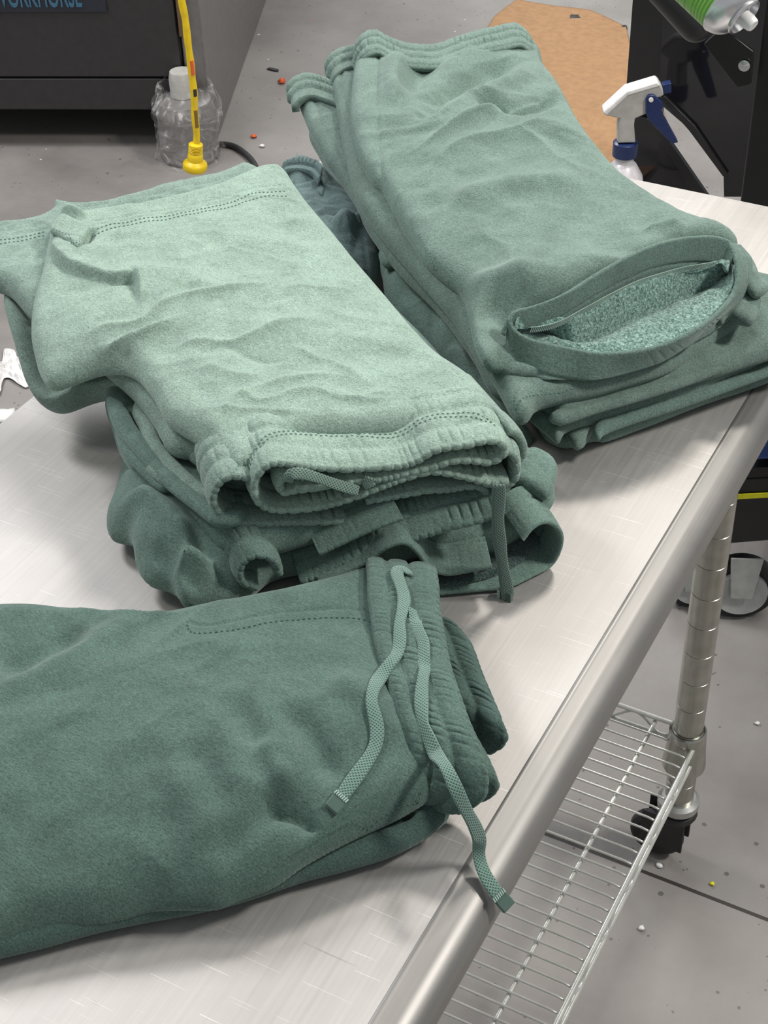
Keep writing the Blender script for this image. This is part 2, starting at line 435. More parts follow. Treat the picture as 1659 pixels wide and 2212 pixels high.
def panel(name, outline, h, mat, parent, ctrl=(), zoff=0.0, creases=(), wr=None, cell=.0022, r=None, edge_z=.5, sag=None, smooth_n=260, cornerk=1.0):
    """a folded cloth layer: outline points (px, py, z of its top), thickness h, rounded rims, creases and folds in its top"""
    E = []; Zs = []
    for q in outline:
        z = q[2] + zoff
        E.append(P(q[0], q[1], z - h * edge_z)[:2]); Zs.append(z)
    E = np.array(E); Zs = np.array(Zs)
    cv = cr(np.column_stack([E, Zs]), smooth_n, closed=True)
    poly = cv[:, :2]
    # thin plate through rim and inner control heights
    K = [*[(e[0], e[1], z) for e, z in zip(E, Zs)]]
    for q in ctrl:
        p = P(q[0], q[1], q[2] + zoff); K.append((p[0], p[1], q[2] + zoff))
    K = np.array(K); n = len(K)
    def phi(d): return np.where(d > 1e-9, d * d * np.log(d + 1e-12), 0)
    D = np.linalg.norm(K[:, None, :2] - K[None, :, :2], axis=2)
    Am = np.zeros((n + 3, n + 3)); Am[:n, :n] = phi(D) + np.eye(n) * 2e-4
    Am[:n, n] = 1; Am[:n, n + 1:] = K[:, :2]; Am[n, :n] = 1; Am[n + 1:, :n] = K[:, :2].T
    sol = np.linalg.lstsq(Am, np.concatenate([K[:, 2], np.zeros(3)]), rcond=None)[0]
    lo = poly.min(0) - cell * 1.5; hi = poly.max(0) + cell * 1.5
    nx, ny = [int(math.ceil(v / cell)) + 1 for v in (hi - lo)]
    gx, gy = np.meshgrid(lo[0] + np.arange(nx) * cell, lo[1] + np.arange(ny) * cell, indexing='ij')
    XY = np.column_stack([gx.ravel(), gy.ravel()])
    # inside test
    x, y = XY[:, 0], XY[:, 1]; ins = np.zeros(len(XY), bool)
    a = poly; b = np.roll(poly, -1, 0)
    for (ax, ay), (bx, by) in zip(a, b):
        if ay == by: continue
        c_ = ((ay > y) != (by > y)) & (x < (bx - ax) * (y - ay) / (by - ay) + ax); ins ^= c_
    # distance and nearest rim point
    dist = np.full(len(XY), 1e9); near = np.zeros_like(XY)
    for (p0, p1) in zip(a, b):
        v = p1 - p0; L2 = v @ v + 1e-15
        tt = np.clip(((XY - p0) @ v) / L2, 0, 1); q = p0 + tt[:, None] * v
        d = np.hypot(*(XY - q).T); m = d < dist
        dist = np.where(m, d, dist); near = np.where(m[:, None], q, near)
    insg = ins.reshape(nx, ny)
    cellin = insg[:-1, :-1] | insg[1:, :-1] | insg[:-1, 1:] | insg[1:, 1:]
    used = np.zeros((nx, ny), bool)
    used[:-1, :-1] |= cellin; used[1:, :-1] |= cellin; used[:-1, 1:] |= cellin; used[1:, 1:] |= cellin
    used = used.ravel()
    XY = np.where((used & ~ins)[:, None], near, XY)
    dist = np.where(ins, dist, 0)
    idx = -np.ones(len(XY), int); idx[used] = np.arange(used.sum())
    V2 = XY[used]; dist = dist[used]
    DD = np.linalg.norm(V2[:, None, :] - K[None, :, :2], axis=2)
    ztop = phi(DD) @ sol[:n] + sol[n] + V2 @ sol[n + 1:]
    rr = r if r else h * .62
    tt = np.clip(dist / rr, 0, 1); prof = np.sqrt(np.clip(1 - (1 - tt) ** 2, 0, 1))
    zmid = ztop - h / 2
    inner = np.clip(dist / (rr * 1.6), 0, 1)
    disp = np.zeros(len(V2))
    V3 = np.column_stack([V2, ztop])
    if wr: disp += 1.35 * wrinkle(V3, *wr) * (.35 + .65 * inner)
    for crs in creases:
        kind, pts, amp, w = crs[:4]
        line = cr(np.array([P(q[0], q[1], float(np.mean(Zs)))[:2] for q in pts]), 40)
        d, sg, run, tot = seg_dist(V2, line)
        taper = np.clip(np.minimum(run, tot - run) / (tot * .3 + 1e-9), 0, 1) ; taper = taper * taper * (3 - 2 * taper)
        if len(crs) > 5 and crs[5] == 'full': taper = np.ones_like(taper)
        if kind == 'ridge': disp += 1.35 * amp * np.exp(-(d / w) ** 2) * taper
        elif kind == 'sharp': disp += 1.6 * amp * np.exp(-(d / w)) * taper
        elif kind == 'groove': disp -= amp * np.exp(-(d / w) ** 2)
        elif kind == 'step':     # cloth doubled over along the line: raised on the left side of travel
            L = crs[4]; s = d * sg
            disp += amp * (1 / (1 + np.exp(-np.clip(s / w, -30, 30)))) * np.exp(-np.clip(s, 0, None) / L) * taper
            disp -= amp * .25 * np.exp(-((s + w * 2) / (w * 2.5)) ** 2) * taper
    top = zmid + h / 2 * prof + disp * np.clip(dist / (rr * .5), 0, 1)
    bot = zmid - h / 2 * prof
    if sag: bot = bot + sag
    fl = np.array([0.0])
    nV = len(V2)
    verts = np.vstack([np.column_stack([V2, top + TZ]), np.column_stack([V2, bot + TZ])])
    I = idx.reshape(nx, ny); ci, cj = np.nonzero(cellin)
    q = np.column_stack([I[ci, cj], I[ci + 1, cj], I[ci + 1, cj + 1], I[ci, cj + 1]])
    faces = np.vstack([q, q[:, ::-1] + nV])
    # keep the underside on or above the table
    onT = (verts[:, 0] < -.268) & (verts[:, 0] > -.838) 
    verts[:, 2] = np.where(onT, np.maximum(verts[:, 2], TZ + .0008), verts[:, 2])
    import bmesh
    o = link(name, verts, faces, mat, parent)
    bm = bmesh.new(); bm.from_mesh(o.data)
    bmesh.ops.remove_doubles(bm, verts=bm.verts, dist=cell * .12)
    bm.to_mesh(o.data); bm.free()
    o.data.polygons.foreach_set('use_smooth', [True] * len(o.data.polygons))
    remember(o)
    return o

def ribbon(name, path, depth, mat, parent, th=.005, channels=(.016, .032), gather=.0012, n=None, closed=False, seed=1, puff=.0011, gsp=.0150, nrm=None, lip=True):
    """a hem or waistband: path = front rim (world points), depth = vector or list of vectors from rim to its back edge"""
    p = cr(path, n or 220, closed); m = len(p)
    dp = np.array(depth, float)
    if dp.ndim == 1: dp = np.tile(dp, (m, 1))
    else: dp = cr(dp, m, closed) if len(dp) > 2 else cr(dp, m)
    tan = np.roll(p, -1, 0) - np.roll(p, 1, 0)
    if not closed: tan[0] = p[1] - p[0]; tan[-1] = p[-1] - p[-2]
    tan /= np.linalg.norm(tan, axis=1)[:, None] + 1e-12
    D = np.linalg.norm(dp, axis=1); du = dp / D[:, None]
    nm = np.cross(tan, du); nm /= np.linalg.norm(nm, axis=1)[:, None] + 1e-12
    s = np.concatenate([[0], np.cumsum(np.linalg.norm(np.diff(p, axis=0), axis=1))])
    nd = 26; ts = np.linspace(1, 0, nd); na = 7
    rows = []; info = []
    for t in ts: rows.append((t, +1, 0.0))
    for a in np.linspace(0, PI, na + 2)[1:-1]: rows.append((None, a, 0))
    for t in ts[::-1]: rows.append((t, -1, 0.0))
    S = []
    jit = vnoise(s / (gsp * 1.6), s * 0, s * 0 + seed, seed) * .55
    for (t, sg, _) in rows:
        if t is None:
            a = sg; g = gather * .8 * (.8 - 1.9 * (1 - np.abs(np.sin(2 * PI * (s / gsp + jit)))) ** 2)
            q = p + nm * ((th / 2 + g * math.cos(a) ** 2 * .5) * math.cos(a))[:, None] - du * (th / 2 * math.sin(a) * np.ones(m) + g * .5)[:, None]
        else:
            d = t * D
            e = np.full(m, th / 2)
            bounds = [0.0] + list(channels)
            gr = np.zeros(m)
            for k in range(len(bounds) - 1):
                u = (d - bounds[k]) / (bounds[k + 1] - bounds[k]); ok = (u >= 0) & (u <= 1)
                wv = np.where(ok, np.sin(PI * np.clip(u, 0, 1)) ** .6, 0)
                e = e + puff * wv * (1 if lip else .5)
                ph = k * 1.7 + (fbm(s / .03, s * 0, s * 0 + k, seed + k, 1)) * 1.2
                amp = np.clip(.55 + .9 * vnoise(s / .016, s * 0 + k * 3, s * 0, seed + 11), .1, 1.3)
                raw = np.sin(2 * PI * (s / gsp + jit) + ph)
                gr = gr + gather * wv * amp * (.8 - 1.9 * (1 - np.abs(raw)) ** 2.2) * (1 if k < 2 else .5)
            for bd in bounds[1:]:
                e = e - .0015 * np.exp(-((d - bd) / .0012) ** 2)
            q = p + du * d[:, None] + nm * (sg * (e + gr * .8))[:, None]
        S.append(q)
    S = np.array(S)          # (rows, m, 3)
    R_ = len(S); faces = []
    for i in range(R_ - 1):
        for k in range(m if closed else m - 1):
            k2 = (k + 1) % m
            faces.append((i * m + k, i * m + k2, (i + 1) * m + k2, (i + 1) * m + k))
    for k in range(m if closed else m - 1):
        k2 = (k + 1) % m; faces.append(((R_ - 1) * m + k, (R_ - 1) * m + k2, k2, k))
    if not closed:
        faces.append(tuple(i * m for i in range(R_))); faces.append(tuple(i * m + m - 1 for i in range(R_))[::-1])
    V = S.reshape(-1, 3).copy()
    onT = (V[:, 0] < -.268) & (V[:, 0] > -.838) & (V[:, 1] < 1.45)
    V[:, 2] = np.where(onT, np.maximum(V[:, 2], TZ + .0006), V[:, 2])
    o = link(name, V, faces, mat, parent); fix_normals(o)
    o.data.polygons.foreach_set('use_smooth', [True] * len(o.data.polygons))
    remember(o)
    o['_'] = 0; del o['_']
    return o, p, nm, du, D

def drape(names, pts, lift=0.0, gap=None):
    """lay points onto the named cloth from above; returns points and normals"""
    out = []; nn = []
    for q in pts:
        best = None
        for nme in names:
            hit, no, _, _ = BVH[nme].ray_cast(Vector((float(q[0]), float(q[1]), 3.0)), Vector((0, 0, -1)))
            if hit is not None and (best is None or hit.z > best[0].z): best = (hit, no if no.z > 0 else -no)
        if best is None: out.append(np.array(q)); nn.append(np.array([0, 0, 1.0]))
        else: out.append(np.array(best[0]) + np.array(best[1]) * lift); nn.append(np.array(best[1]))
    return np.array(out), np.array(nn)

def smooth1(a, k=2, it=2):
    for _ in range(it):
        b = a.copy(); b[1:-1] = (a[:-2] + 2 * a[1:-1] + a[2:]) / 4; a = b
    return a

def stitches(name, pts, nrm, mat, parent, length=.0026, gap=.0012, w=.00055, lift=.0002):
    """a row of thread stitches"""
    L = np.concatenate([[0], np.cumsum(np.linalg.norm(np.diff(pts, axis=0), axis=1))])
    mb = MB(); s = 0.0
    def at(x): return np.array([np.interp(x, L, pts[:, k]) for k in range(3)]), np.array([np.interp(x, L, nrm[:, k]) for k in range(3)])
    while s + length < L[-1]:
        a, na_ = at(s); b, nb = at(s + length); mid, nm_ = at(s + length / 2)
        t = (b - a) / (np.linalg.norm(b - a) + 1e-9); sd = np.cross(t, nm_); sd /= np.linalg.norm(sd) + 1e-9
        v = [a + nm_ * lift, mid + sd * w + nm_ * lift, b + nm_ * lift, mid - sd * w + nm_ * lift, mid + nm_ * (w + lift), mid - nm_ * w]
        mb.add(v, [(0, 1, 4), (1, 2, 4), (2, 3, 4), (3, 0, 4), (1, 0, 5), (2, 1, 5), (3, 2, 5), (0, 3, 5)])
        s += length + gap
    if not mb.v: return None
    return mb.build(name, mat, parent)

def seam(name, on, px, mat, parent, z=.1, off=0.0, **kw):
    line = cr(np.array([P(q[0], q[1], z) for q in px]), 160)
    pt, nn = drape([on.name] if not isinstance(on, (list, tuple)) else [o.name for o in on], line, .0003)
    pt = smooth1(pt, it=2)
    if off:
        t = np.gradient(pt, axis=0); t /= np.linalg.norm(t, axis=1)[:, None] + 1e-9
        sd = np.cross(t, nn); pt = pt + sd * off
        pt, nn = drape([on.name] if not isinstance(on, (list, tuple)) else [o.name for o in on], pt, .0003)
    return stitches(name, pt, nn, mat, parent, **kw)

def webbing(name, pts, nrm, mat, parent, w=.0085, th=.0024, tip=True, tipname='cord_tip'):
    """flat braided drawstring swept along pts"""
    p = np.array(pts); nrm = np.array(nrm); m = len(p)
    t = np.gradient(p, axis=0); t /= np.linalg.norm(t, axis=1)[:, None]
    sd = np.cross(t, nrm); sd /= np.linalg.norm(sd, axis=1)[:, None] + 1e-9; up = np.cross(sd, t)
    prof = []
    for k in range(16):
        g = 2 * PI * k / 16; c, s = math.cos(g), math.sin(g)
        prof.append((math.copysign(abs(c) ** .55, c) * w / 2, math.copysign(abs(s) ** .7, s) * th / 2))
    L = np.concatenate([[0], np.cumsum(np.linalg.norm(np.diff(p, axis=0), axis=1))])
    V = []; F = []; UVs = []
    for i in range(m):
        sc = 1 + .07 * math.sin(L[i] * 160) + .05 * math.sin(L[i] * 71)
        for a, b in prof: V.append(p[i] + sd[i] * a * sc + up[i] * b)
    n = 16
    for i in range(m - 1):
        for k in range(n):
            F.append((i * n + k, i * n + (k + 1) % n, (i + 1) * n + (k + 1) % n, (i + 1) * n + k))
    F.append(tuple(range(n))[::-1]); F.append(tuple((m - 1) * n + k for k in range(n)))
    o = link(name, V, F, mat, parent)
    uv = o.data.uv_layers.new(name='UVMap')
    for poly in o.data.polygons:
        for li, vi in zip(poly.loop_indices, poly.vertices):
            i, k = divmod(vi, n); uv.data[li].uv = (L[i], prof[k][0])
    fix_n = o.data
    if tip:      # the folded and bar-tacked end
        q = p[-1]; tt = t[-1]; mb = MB()
        Mx = Matrix((( sd[-1][0], tt[0], up[-1][0], q[0]), (sd[-1][1], tt[1], up[-1][1], q[1]), (sd[-1][2], tt[2], up[-1][2], q[2]), (0, 0, 0, 1)))
        mb.box((-w * .56, -.011, -th * .72), (w * .56, .0012, th * .72), Mx)
        e = mb.build(tipname, mat, o, bevel=.0009, seg=3)
        for k in (0,):
            mb2 = MB()
            for j in range(7):
                x = -w * .5 + w * j / 6
                mb2.tube([Mx @ Vector((x, -.0105, th * .78)), Mx @ Vector((x + .0006, -.0078, th * .84))], .0005, 6)
            mb2.build('bar_tack', M['serge'], e)
    return o

exec_order = []
# ================================================================== THE TABLE
XL, XR, YF, YB = -.838, -.235, .05, 1.471
def build_table():
    t = thing('steel_worktable', 'brushed stainless steel worktable with rolled edge, the green garments folded on it', 'table', (-.54, .76, 0))
    # top: flat plate, small raised crease, rolled edge at the right
    prof = [(XL, -.030), (XL, -.002), (XL + .002, 0), (-.2700, 0), (-.2685, .0009), (-.2665, .0010), (-.2650, .0002)]
    c0 = (-.2625, -.0205); r = .0205
    for k in range(1, 17):
        a = PI / 2 - k * (PI * 1.12) / 16
        prof.append((c0[0] + (r + .004) * math.cos(a), c0[1] + r * math.sin(a)))
    prof += [(-.275, -.030), (-.275, -.024), (XL + .004, -.024), (XL + .004, -.030)]
    n = len(prof); mb = MB()
    # a plate with the roll as its own part
    mb.box((XL, YF, TZ - .022), (-.2632, YB, TZ))
    top = mb.build('tabletop', M['steel'], t, bevel=.0004, seg=2)
    mb = MB(); pr = [(-.2630, -.004), (-.2642, .0003), (-.2634, .0007), (-.2620, .0009), (-.2606, .0006), (-.2594, .0001)]; c0 = (-.2575, -.0205)
    for k in range(1, 19):
        a = PI / 2 - k * (PI * 1.25) / 18
        pr.append((c0[0] + r * math.cos(a) + .0012, c0[1] + r * math.sin(a)))
    v = []; f = []
    ys = np.linspace(YF, YB, 60)
    for y in ys:
        for (x, z) in pr: v.append((x, y, z + TZ))
    q = len(pr)
    for i in range(len(ys) - 1):
        for k in range(q):
            k2 = (k + 1) % q
            f.append((i * q + k, i * q + k2, (i + 1) * q + k2, (i + 1) * q + k))
    f.append(tuple(range(q))); f.append(tuple((len(ys) - 1) * q + k for k in range(q))[::-1])
    mb.add(v, f); mb.build('rolled_edge', M['roll'], t, angle=50)
    mb = MB(); mb.box((XL, YF, TZ - .035), (XL + .018, YB, TZ - .0225)); mb.box((XL + .018, YB - .018, TZ - .035), (-.268, YB, TZ - .0225))
    mb.build('under_flange', M['steel'], t, bevel=.001)
    SZ = TZ - .620
    # legs
    PX, PY = -.313, 1.275
    for (x, y) in ((PX, PY), (XL + .06, PY), (PX, .14), (XL + .06, .14)):
        prof = [(.0178, 0)]
        top_z = TZ - .023; base = .105
        zz = 0
        while base + zz + .0445 < top_z:
            zz += .0445
            prof += [(.0178, zz - .004), (.0178, zz - .0012), (.0172, zz - .0008), (.0172, zz - .0002), (.0178, zz + .0002), (.0178, zz + .004)]
        prof.append((.0178, top_z - base))
        leg = MB().lathe(prof, (x, y, base), (0, 0, 1), 28).build('leg', M['post'], t, angle=25)
        MB().lathe([(.0180, 0), (.0262, .0), (.0265, .004), (.0240, .030), (.0226, .056), (.0225, .060), (.0205, .062), (.0180, .060)], (x, y, SZ - .034), (0, 0, 1), 28).build('collar', M['post'], leg)
        MB().lathe([(.0180, 0), (.023, .0), (.026, .004), (.026, .014), (.021, .018), (.0180, .018)], (x, y, .098), (0, 0, 1), 24).build('bumper', M['zinc'], leg)
        # swivel caster
        d = .022; wr_ = .036
        cz = MB(); cz.lathe([(.004, 0), (.024, 0), (.026, .004), (.024, .010), (.010, .014), (.004, .014)], (x, y, .084), (0, 0, 1), 20)
        cz.box((x - d - .018, y - .0165, .030), (x + .016, y - .0130, .086)); cz.box((x - d - .018, y + .0130, .030), (x + .016, y + .0165, .086))
        cz.tube([(x - d, y - .019, wr_), (x - d, y + .019, wr_)], .0045, 10)
        cz.build('caster_fork', M['rubber'], leg, bevel=.001)
        MB().lathe([(.004, -.011), (wr_ - .007, -.011), (wr_ - .002, -.007), (wr_, 0), (wr_ - .002, .007), (wr_ - .007, .011), (.004, .011)], (x - d, y, wr_), (0, 1, 0), 28).build('wheel', M['rubber'], leg)
    # wire shelf
    sx0, sx1, sy0, sy1 = XL + .045, -.3005, .125, 1.290
    sh = MB()
    zt = SZ + .012; zb = SZ - .014
    def rect(z, g=.0): return [(sx0 + g, sy0 + g, z), (sx1 - g, sy0 + g, z), (sx1 - g, sy1 - g, z), (sx0 + g, sy1 - g, z)]
    for (a, b_) in (((sx1, sy0), (sx1, sy1 - .03)), ((sx0, sy0 + .03), (sx0, sy1 - .03)), ((sx0 + .03, sy1), (sx1 - .030, sy1)), ((sx0 + .03, sy0), (sx1 - .03, sy0))):
        for z in (zt, zb): sh.tube([(a[0], a[1], z), (b_[0], b_[1], z)], .0032, 10)
        L = math.hypot(b_[0] - a[0], b_[1] - a[1]); k = int(L / .036); pts = []
        for i in range(k * 8 + 1):
            u = i / (k * 8); w = math.sin(u * k * PI)
            pts.append((a[0] + (b_[0] - a[0]) * u, a[1] + (b_[1] - a[1]) * u, (zt + zb) / 2 + (zt - zb) / 2 * .85 * w))
        sh.tube(pts, .0017, 6)
    fr = sh.build('shelf_frame', M['chrome'], t, angle=60)
    y = sy0 + .012
    while y < sy1 - .01:
        x1 = sx1 if y < sy1 - .040 else sx1 - .028
        x0 = sx0
        MB().tube([(x0, y, SZ + .0105), (x1 - .012, y, SZ + .0105), (x1 - .002, y, SZ + .0085), (x1 + .001, y, SZ + .004)], .00145, 8).build('shelf_wire', M['chrome'], fr, angle=60)
        y += .0176
    for x in (sx1 - .058, sx0 + .17, sx0 + .058, (sx0 + sx1) / 2 + .03):
        MB().tube([(x, sy0, SZ + .0052), (x, sy1, SZ + .0052)], .0028, 8).build('support_rod', M['chrome'], fr, angle=60)
    return t
build_table()

# ================================================================== FLOOR AND BACKDROP
mb = MB(); mb.box((-9, -2, -.12), (5, 11, 0)); fl = mb.build('floor', concrete(), None, smooth=False); fl['kind'] = 'structure'
G = lambda x, y, z=FZ: P(x, y, z)

def slab_px(name, pts, h, mat, parent=None, z=FZ, **kw):
    mb = MB(); mb.prism([P(x, y, z) + np.array([0, 0, .0006]) for x, y in pts], (0, 0, h)); return mb.build(name, mat, parent, **kw)

# kraft paper on the floor: a sheet with soft waves and a fold
def kraft():
    c = [G(1116, 6), G(1275, 32), G(1352, 62), G(1372, 150), G(1405, 170), G(1438, 260), G(1444, 310), G(1330, 470), G(1150, 330), G(1020, 120), G(1068, 44)]
    c = [np.array(q[:2]) for q in c]
    poly = np.array([a * (1 - t) + b * t for a, b in zip(c, c[1:] + c[:1]) for t in np.linspace(0, 1, 16, endpoint=False)])
    cen = poly.mean(0); v = []; f = []; R = 40; m = len(poly)
    f1 = [G(1225, 255)[:2], G(1335, 275)[:2], G(1450, 300)[:2]]
    for i in range(R + 1):
        q = cen + (poly - cen) * (i / R); z = .004 + .010 * np.abs(fbm(q[:, 0] * 3, q[:, 1] * 3, q[:, 0] * 0, 5, 2))
        d, sg, _, _ = seg_dist(q, np.array(f1)); z = z + .014 * np.exp(-(d / .035) ** 2)
        for k in range(m): v.append((q[k, 0], q[k, 1], z[k]))
    for i in range(R):
        for k in range(m):
            k2 = (k + 1) % m; f.append((i * m + k, i * m + k2, (i + 1) * m + k2, (i + 1) * m + k))
    o = link('kraft_paper', v, f, M['kraft']); fix_normals(o)
    s = o.modifiers.new('t', 'SOLIDIFY'); s.thickness = .0015; s.offset = 1
    tag(o, 'large sheet of brown kraft paper lying on the concrete floor behind the right pile', 'paper')
kraft()

def crumb(px, py, r, mat, label, cat='scrap', name='floor_scrap', flat=.5, seed=0, group=None, st=(1, 1)):
    p = G(px, py); rnd = random.Random(seed); v = []; f = []
    n, k = 10, 6
    for i in range(k + 1):
        a = PI * i / k
        for j in range(n):
            g = 2 * PI * j / n; q = r * (1 + .35 * rnd.uniform(-1, 1))
            v.append((p[0] + q * math.sin(a) * math.cos(g) * st[0], p[1] + q * math.sin(a) * math.sin(g) * st[1], r * flat + .001 + r * flat * math.cos(a)))
    for i in range(k):
        for j in range(n):
            j2 = (j + 1) % n; f.append((i * n + j, i * n + j2, (i + 1) * n + j2, (i + 1) * n + j))
    o = link(name, v, f, mat); fix_normals(o); return tag(o, label, cat, group)
crumb(609, 180, .009, M['orange'], 'larger orange scrap on the concrete beyond the piles', flat=.7, seed=1, group='orange scraps on the floor')
crumb(549, 297, .007, M['orange'], 'smaller orange scrap on the floor nearer the yellow cord', flat=.5, seed=2, group='orange scraps on the floor')
crumb(566, 318, .006, M['white'], 'small white scrap on the floor beside the smaller orange one', seed=3)
crumb(590, 152, .017, M['dark'], 'dark sliver of debris on the floor next to the larger orange scrap', flat=.12, seed=4, st=(1.1, .35))
crumb(1240, 46, .022, M['dark'], 'dark lump of debris on the upper edge of the kraft paper', flat=.35, seed=5)
crumb(1342, 62, .016, M['dark'], 'thin dark debris on kraft paper edge beside the black cart', flat=.2, seed=6)
crumb(1385, 2007, .004, M['white'], 'small white speck on the concrete right of the wire shelf', name='floor_speck', seed=7, group='specks on the concrete by the wire shelf')
crumb(1538, 1911, .003, M['hazard'], 'tiny yellow speck on concrete below the sawn floor joint', name='floor_speck', seed=8, group='specks on the concrete by the wire shelf')
crumb(1636, 1565, .0035, M['white'], 'tiny pale speck on the concrete at the far right', name='floor_speck', seed=9, group='specks on the concrete by the wire shelf')
crumb(1424, 1872, .004, M['white'], 'pale speck on the concrete just beside the caster', name='floor_speck', seed=10, group='specks on the concrete by the wire shelf')
crumb(8, 905, .024, M['white'], 'white scrap on the floor by the left end of the table', flat=.3, seed=12)
# crumpled white film on the floor left
def crumple():
    v = []; f = []; n = 34
    a = G(-40, 818); b = G(48, 795)
    ax = (b - a)[:2]; L = np.linalg.norm(ax); ax /= L; ay = np.array([-ax[1], ax[0]])
    for i in range(n):
        for j in range(n):
            u = i / (n - 1); w = j / (n - 1) - .5
            x, y = a[:2] + ax * u * L + ay * w * .10 * (1 + .5 * math.sin(u * 9))
            z = .004 + .022 * abs(float(vnoise(np.array([u * 9.0]), np.array([w * 7.0]), np.array([0.]), 3)[0])) * (1 - abs(w) * 1.4)
            v.append((x, y, z))
    for i in range(n - 1):
        for j in range(n - 1): f.append((i * n + j, (i + 1) * n + j, (i + 1) * n + j + 1, i * n + j + 1))
    o = link('crumpled_film', v, f, M['white'], smooth=False); s = o.modifiers.new('t', 'SOLIDIFY'); s.thickness = .001
    tag(o, 'crumpled white plastic film on the floor left of the table', 'plastic film')
crumple()

# -------- dark machine at the upper left
def machine():
    c0 = G(462, 325)[:2]; c1 = G(575, 0)[:2]
    side = (c1 - c0) / np.linalg.norm(c1 - c0)
    left = np.array([-side[1], side[0]])
    if left[0] > 0: left = -left
    # front plane through c0 along left
    A = c0; B = c0 + left
    b0 = PV(378, 248, A, B); bl = PV(0, 232, A, B)
    t = thing('conveyor_dryer', 'big dark grey machine with blue lettering standing at the upper left', 'machine', (c0[0], c0[1], 0))
    zb = float((b0[2] + bl[2]) / 2); H = 1.05; Wd = 1.9; Dp = 1.5
    def pt(l, s, z): q = c0 + left * l + side * s; return (q[0], q[1], z)
    def bx(mb, l0, l1, s0, s1, z0, z1):
        v = [pt(l0, s0, z0), pt(l1, s0, z0), pt(l1, s1, z0), pt(l0, s1, z0), pt(l0, s0, z1), pt(l1, s0, z1), pt(l1, s1, z1), pt(l0, s1, z1)]
        mb.add(v, [(0, 3, 2, 1), (4, 5, 6, 7), (0, 1, 5, 4), (1, 2, 6, 5), (2, 3, 7, 6), (3, 0, 4, 7)])
    mb = MB(); bx(mb, .05, Wd, .012, Dp, zb, H); mb.build('cabinet', M['mach'], t, bevel=.006)
    zc = float(PV(200, 170, A, B)[2])
    mb = MB(); bx(mb, .055, Wd - .01, 0, .0115, zc + .004, H - .01); mb.build('front_panel', M['mach'], t, bevel=.003)
    mb = MB(); bx(mb, .055, Wd - .01, 0.002, .0115, zb + .002, zc - .001); mb.build('kick_panel', M['mach'], t, bevel=.003)
    mb = MB(); bx(mb, 0, .049, .006, Dp, .0, H); mb.build('side_panel', M['machside'], t, bevel=.004)
    mb = MB(); bx(mb, .032, .049, -.006, .005, .28, H); mb.build('edge_strip', M['edge'], t)
    mb = MB(); bx(mb, .10, .16, .20, .26, 0, zb); mb.build('foot', M['frame'], t); mb = MB(); bx(mb, Wd - .2, Wd - .14, .2, .26, 0, zb); mb.build('foot', M['frame'], t)
    # name plate
    p0 = PV(-160, -40, A, B); p1 = PV(232, 24, A, B)
    l0 = float((p1[:2] - c0) @ left); l1 = float((p0[:2] - c0) @ left)
    z1 = float(p1[2])
    mb = MB(); bx(mb, l0, l1, -.004, -.0005, z1, z1 + .115); pl = mb.build('name_plate', M['machlab'], t)
    cu = bpy.data.curves.new('lettering', 'FONT'); cu.body = 'WORKHORSE'; cu.extrude = .0012; cu.size = 1; cu.offset = .012
    to = bpy.data.objects.new('tmp', cu); C.objects.link(to)
    bpy.context.view_layer.update()
    me = bpy.data.meshes.new_from_object(to.evaluated_get(bpy.context.evaluated_depsgraph_get()))
    bpy.data.objects.remove(to)
    xs = [v.co.x for v in me.vertices]; ys_ = [v.co.y for v in me.vertices]
    e = PV(180, 18, A, B); le = float((e[:2] - c0) @ left); s0_ = PV(-12, 13, A, B); ls = float((s0_[:2] - c0) @ left)
    W = ls - le; zt = float(e[2])
    x0, x1 = min(xs), max(xs); hh = max(ys_)
    for v in me.vertices:
        u = (v.co.x - x0) / (x1 - x0); zz = v.co.y / hh
        q = pt(ls - u * W, -.0052 + v.co.z, zt + .006 + zz * .055)
        v.co = q
    me.materials.clear(); me.materials.append(M['letter'])
    lo = bpy.data.objects.new('lettering', me); C.objects.link(lo); lo.parent = pl
    return c0, left, side, A, B
MC, MLEFT, MSIDE, MA, MBp = machine()

def jug():
    """upright canister wrapped in clear film at the machine corner"""
    b = G(412, 336); top = .0
    r = .068
    base = np.array([b[0], b[1]])
    H = float(PV(410, 150, base, base + MLEFT)[2])
    t = thing('film_wrapped_canister', 'grey canister wrapped in clear crinkled plastic at the corner of the dark machine', 'canister', (base[0], base[1], 0))
    hb = float(PV(410, 205, base, base + MLEFT)[2])
    MB().lathe([(.01, 0.002), (r, .002), (r + .003, .01), (r, .02), (r, hb - .03), (r * .9, hb - .01), (r * .4, hb)], (base[0], base[1], 0), (0, 0, 1), 24).build('canister_body', M['machside'], t)
    MB().lathe([(.01, 0), (.03, 0), (.03, H - hb - .02), (.026, H - hb - .004), (.01, H - hb - .004)], (base[0], base[1], hb + .0005), (0, 0, 1), 20).build('canister_cap', M['nozzle'], t)
    v = []; f = []; n, k = 40, 34
    for i in range(k):
        z = .0015 + (hb + .035) * i / (k - 1)
        for j in range(n):
            g = 2 * PI * j / n
            q = r + .010 + .014 * float(vnoise(np.array([math.cos(g) * 3.]), np.array([math.sin(g) * 3.]), np.array([z * 22.]), 8)[0])
            if z > hb - .02: q = q * (1 - (z - hb + .02) / .055 * .35)
            if .6 < i / k < .98: q += .025 * max(0, math.cos(g + .6)) 
            v.append((base[0] + q * math.cos(g), base[1] + q * math.sin(g), z))
    for i in range(k - 1):
        for j in range(n):
            j2 = (j + 1) % n; f.append((i * n + j, i * n + j2, (i + 1) * n + j2, (i + 1) * n + j))
    o = link('clear_wrap', v, f, M['film'], t); fix_normals(o)
jug()

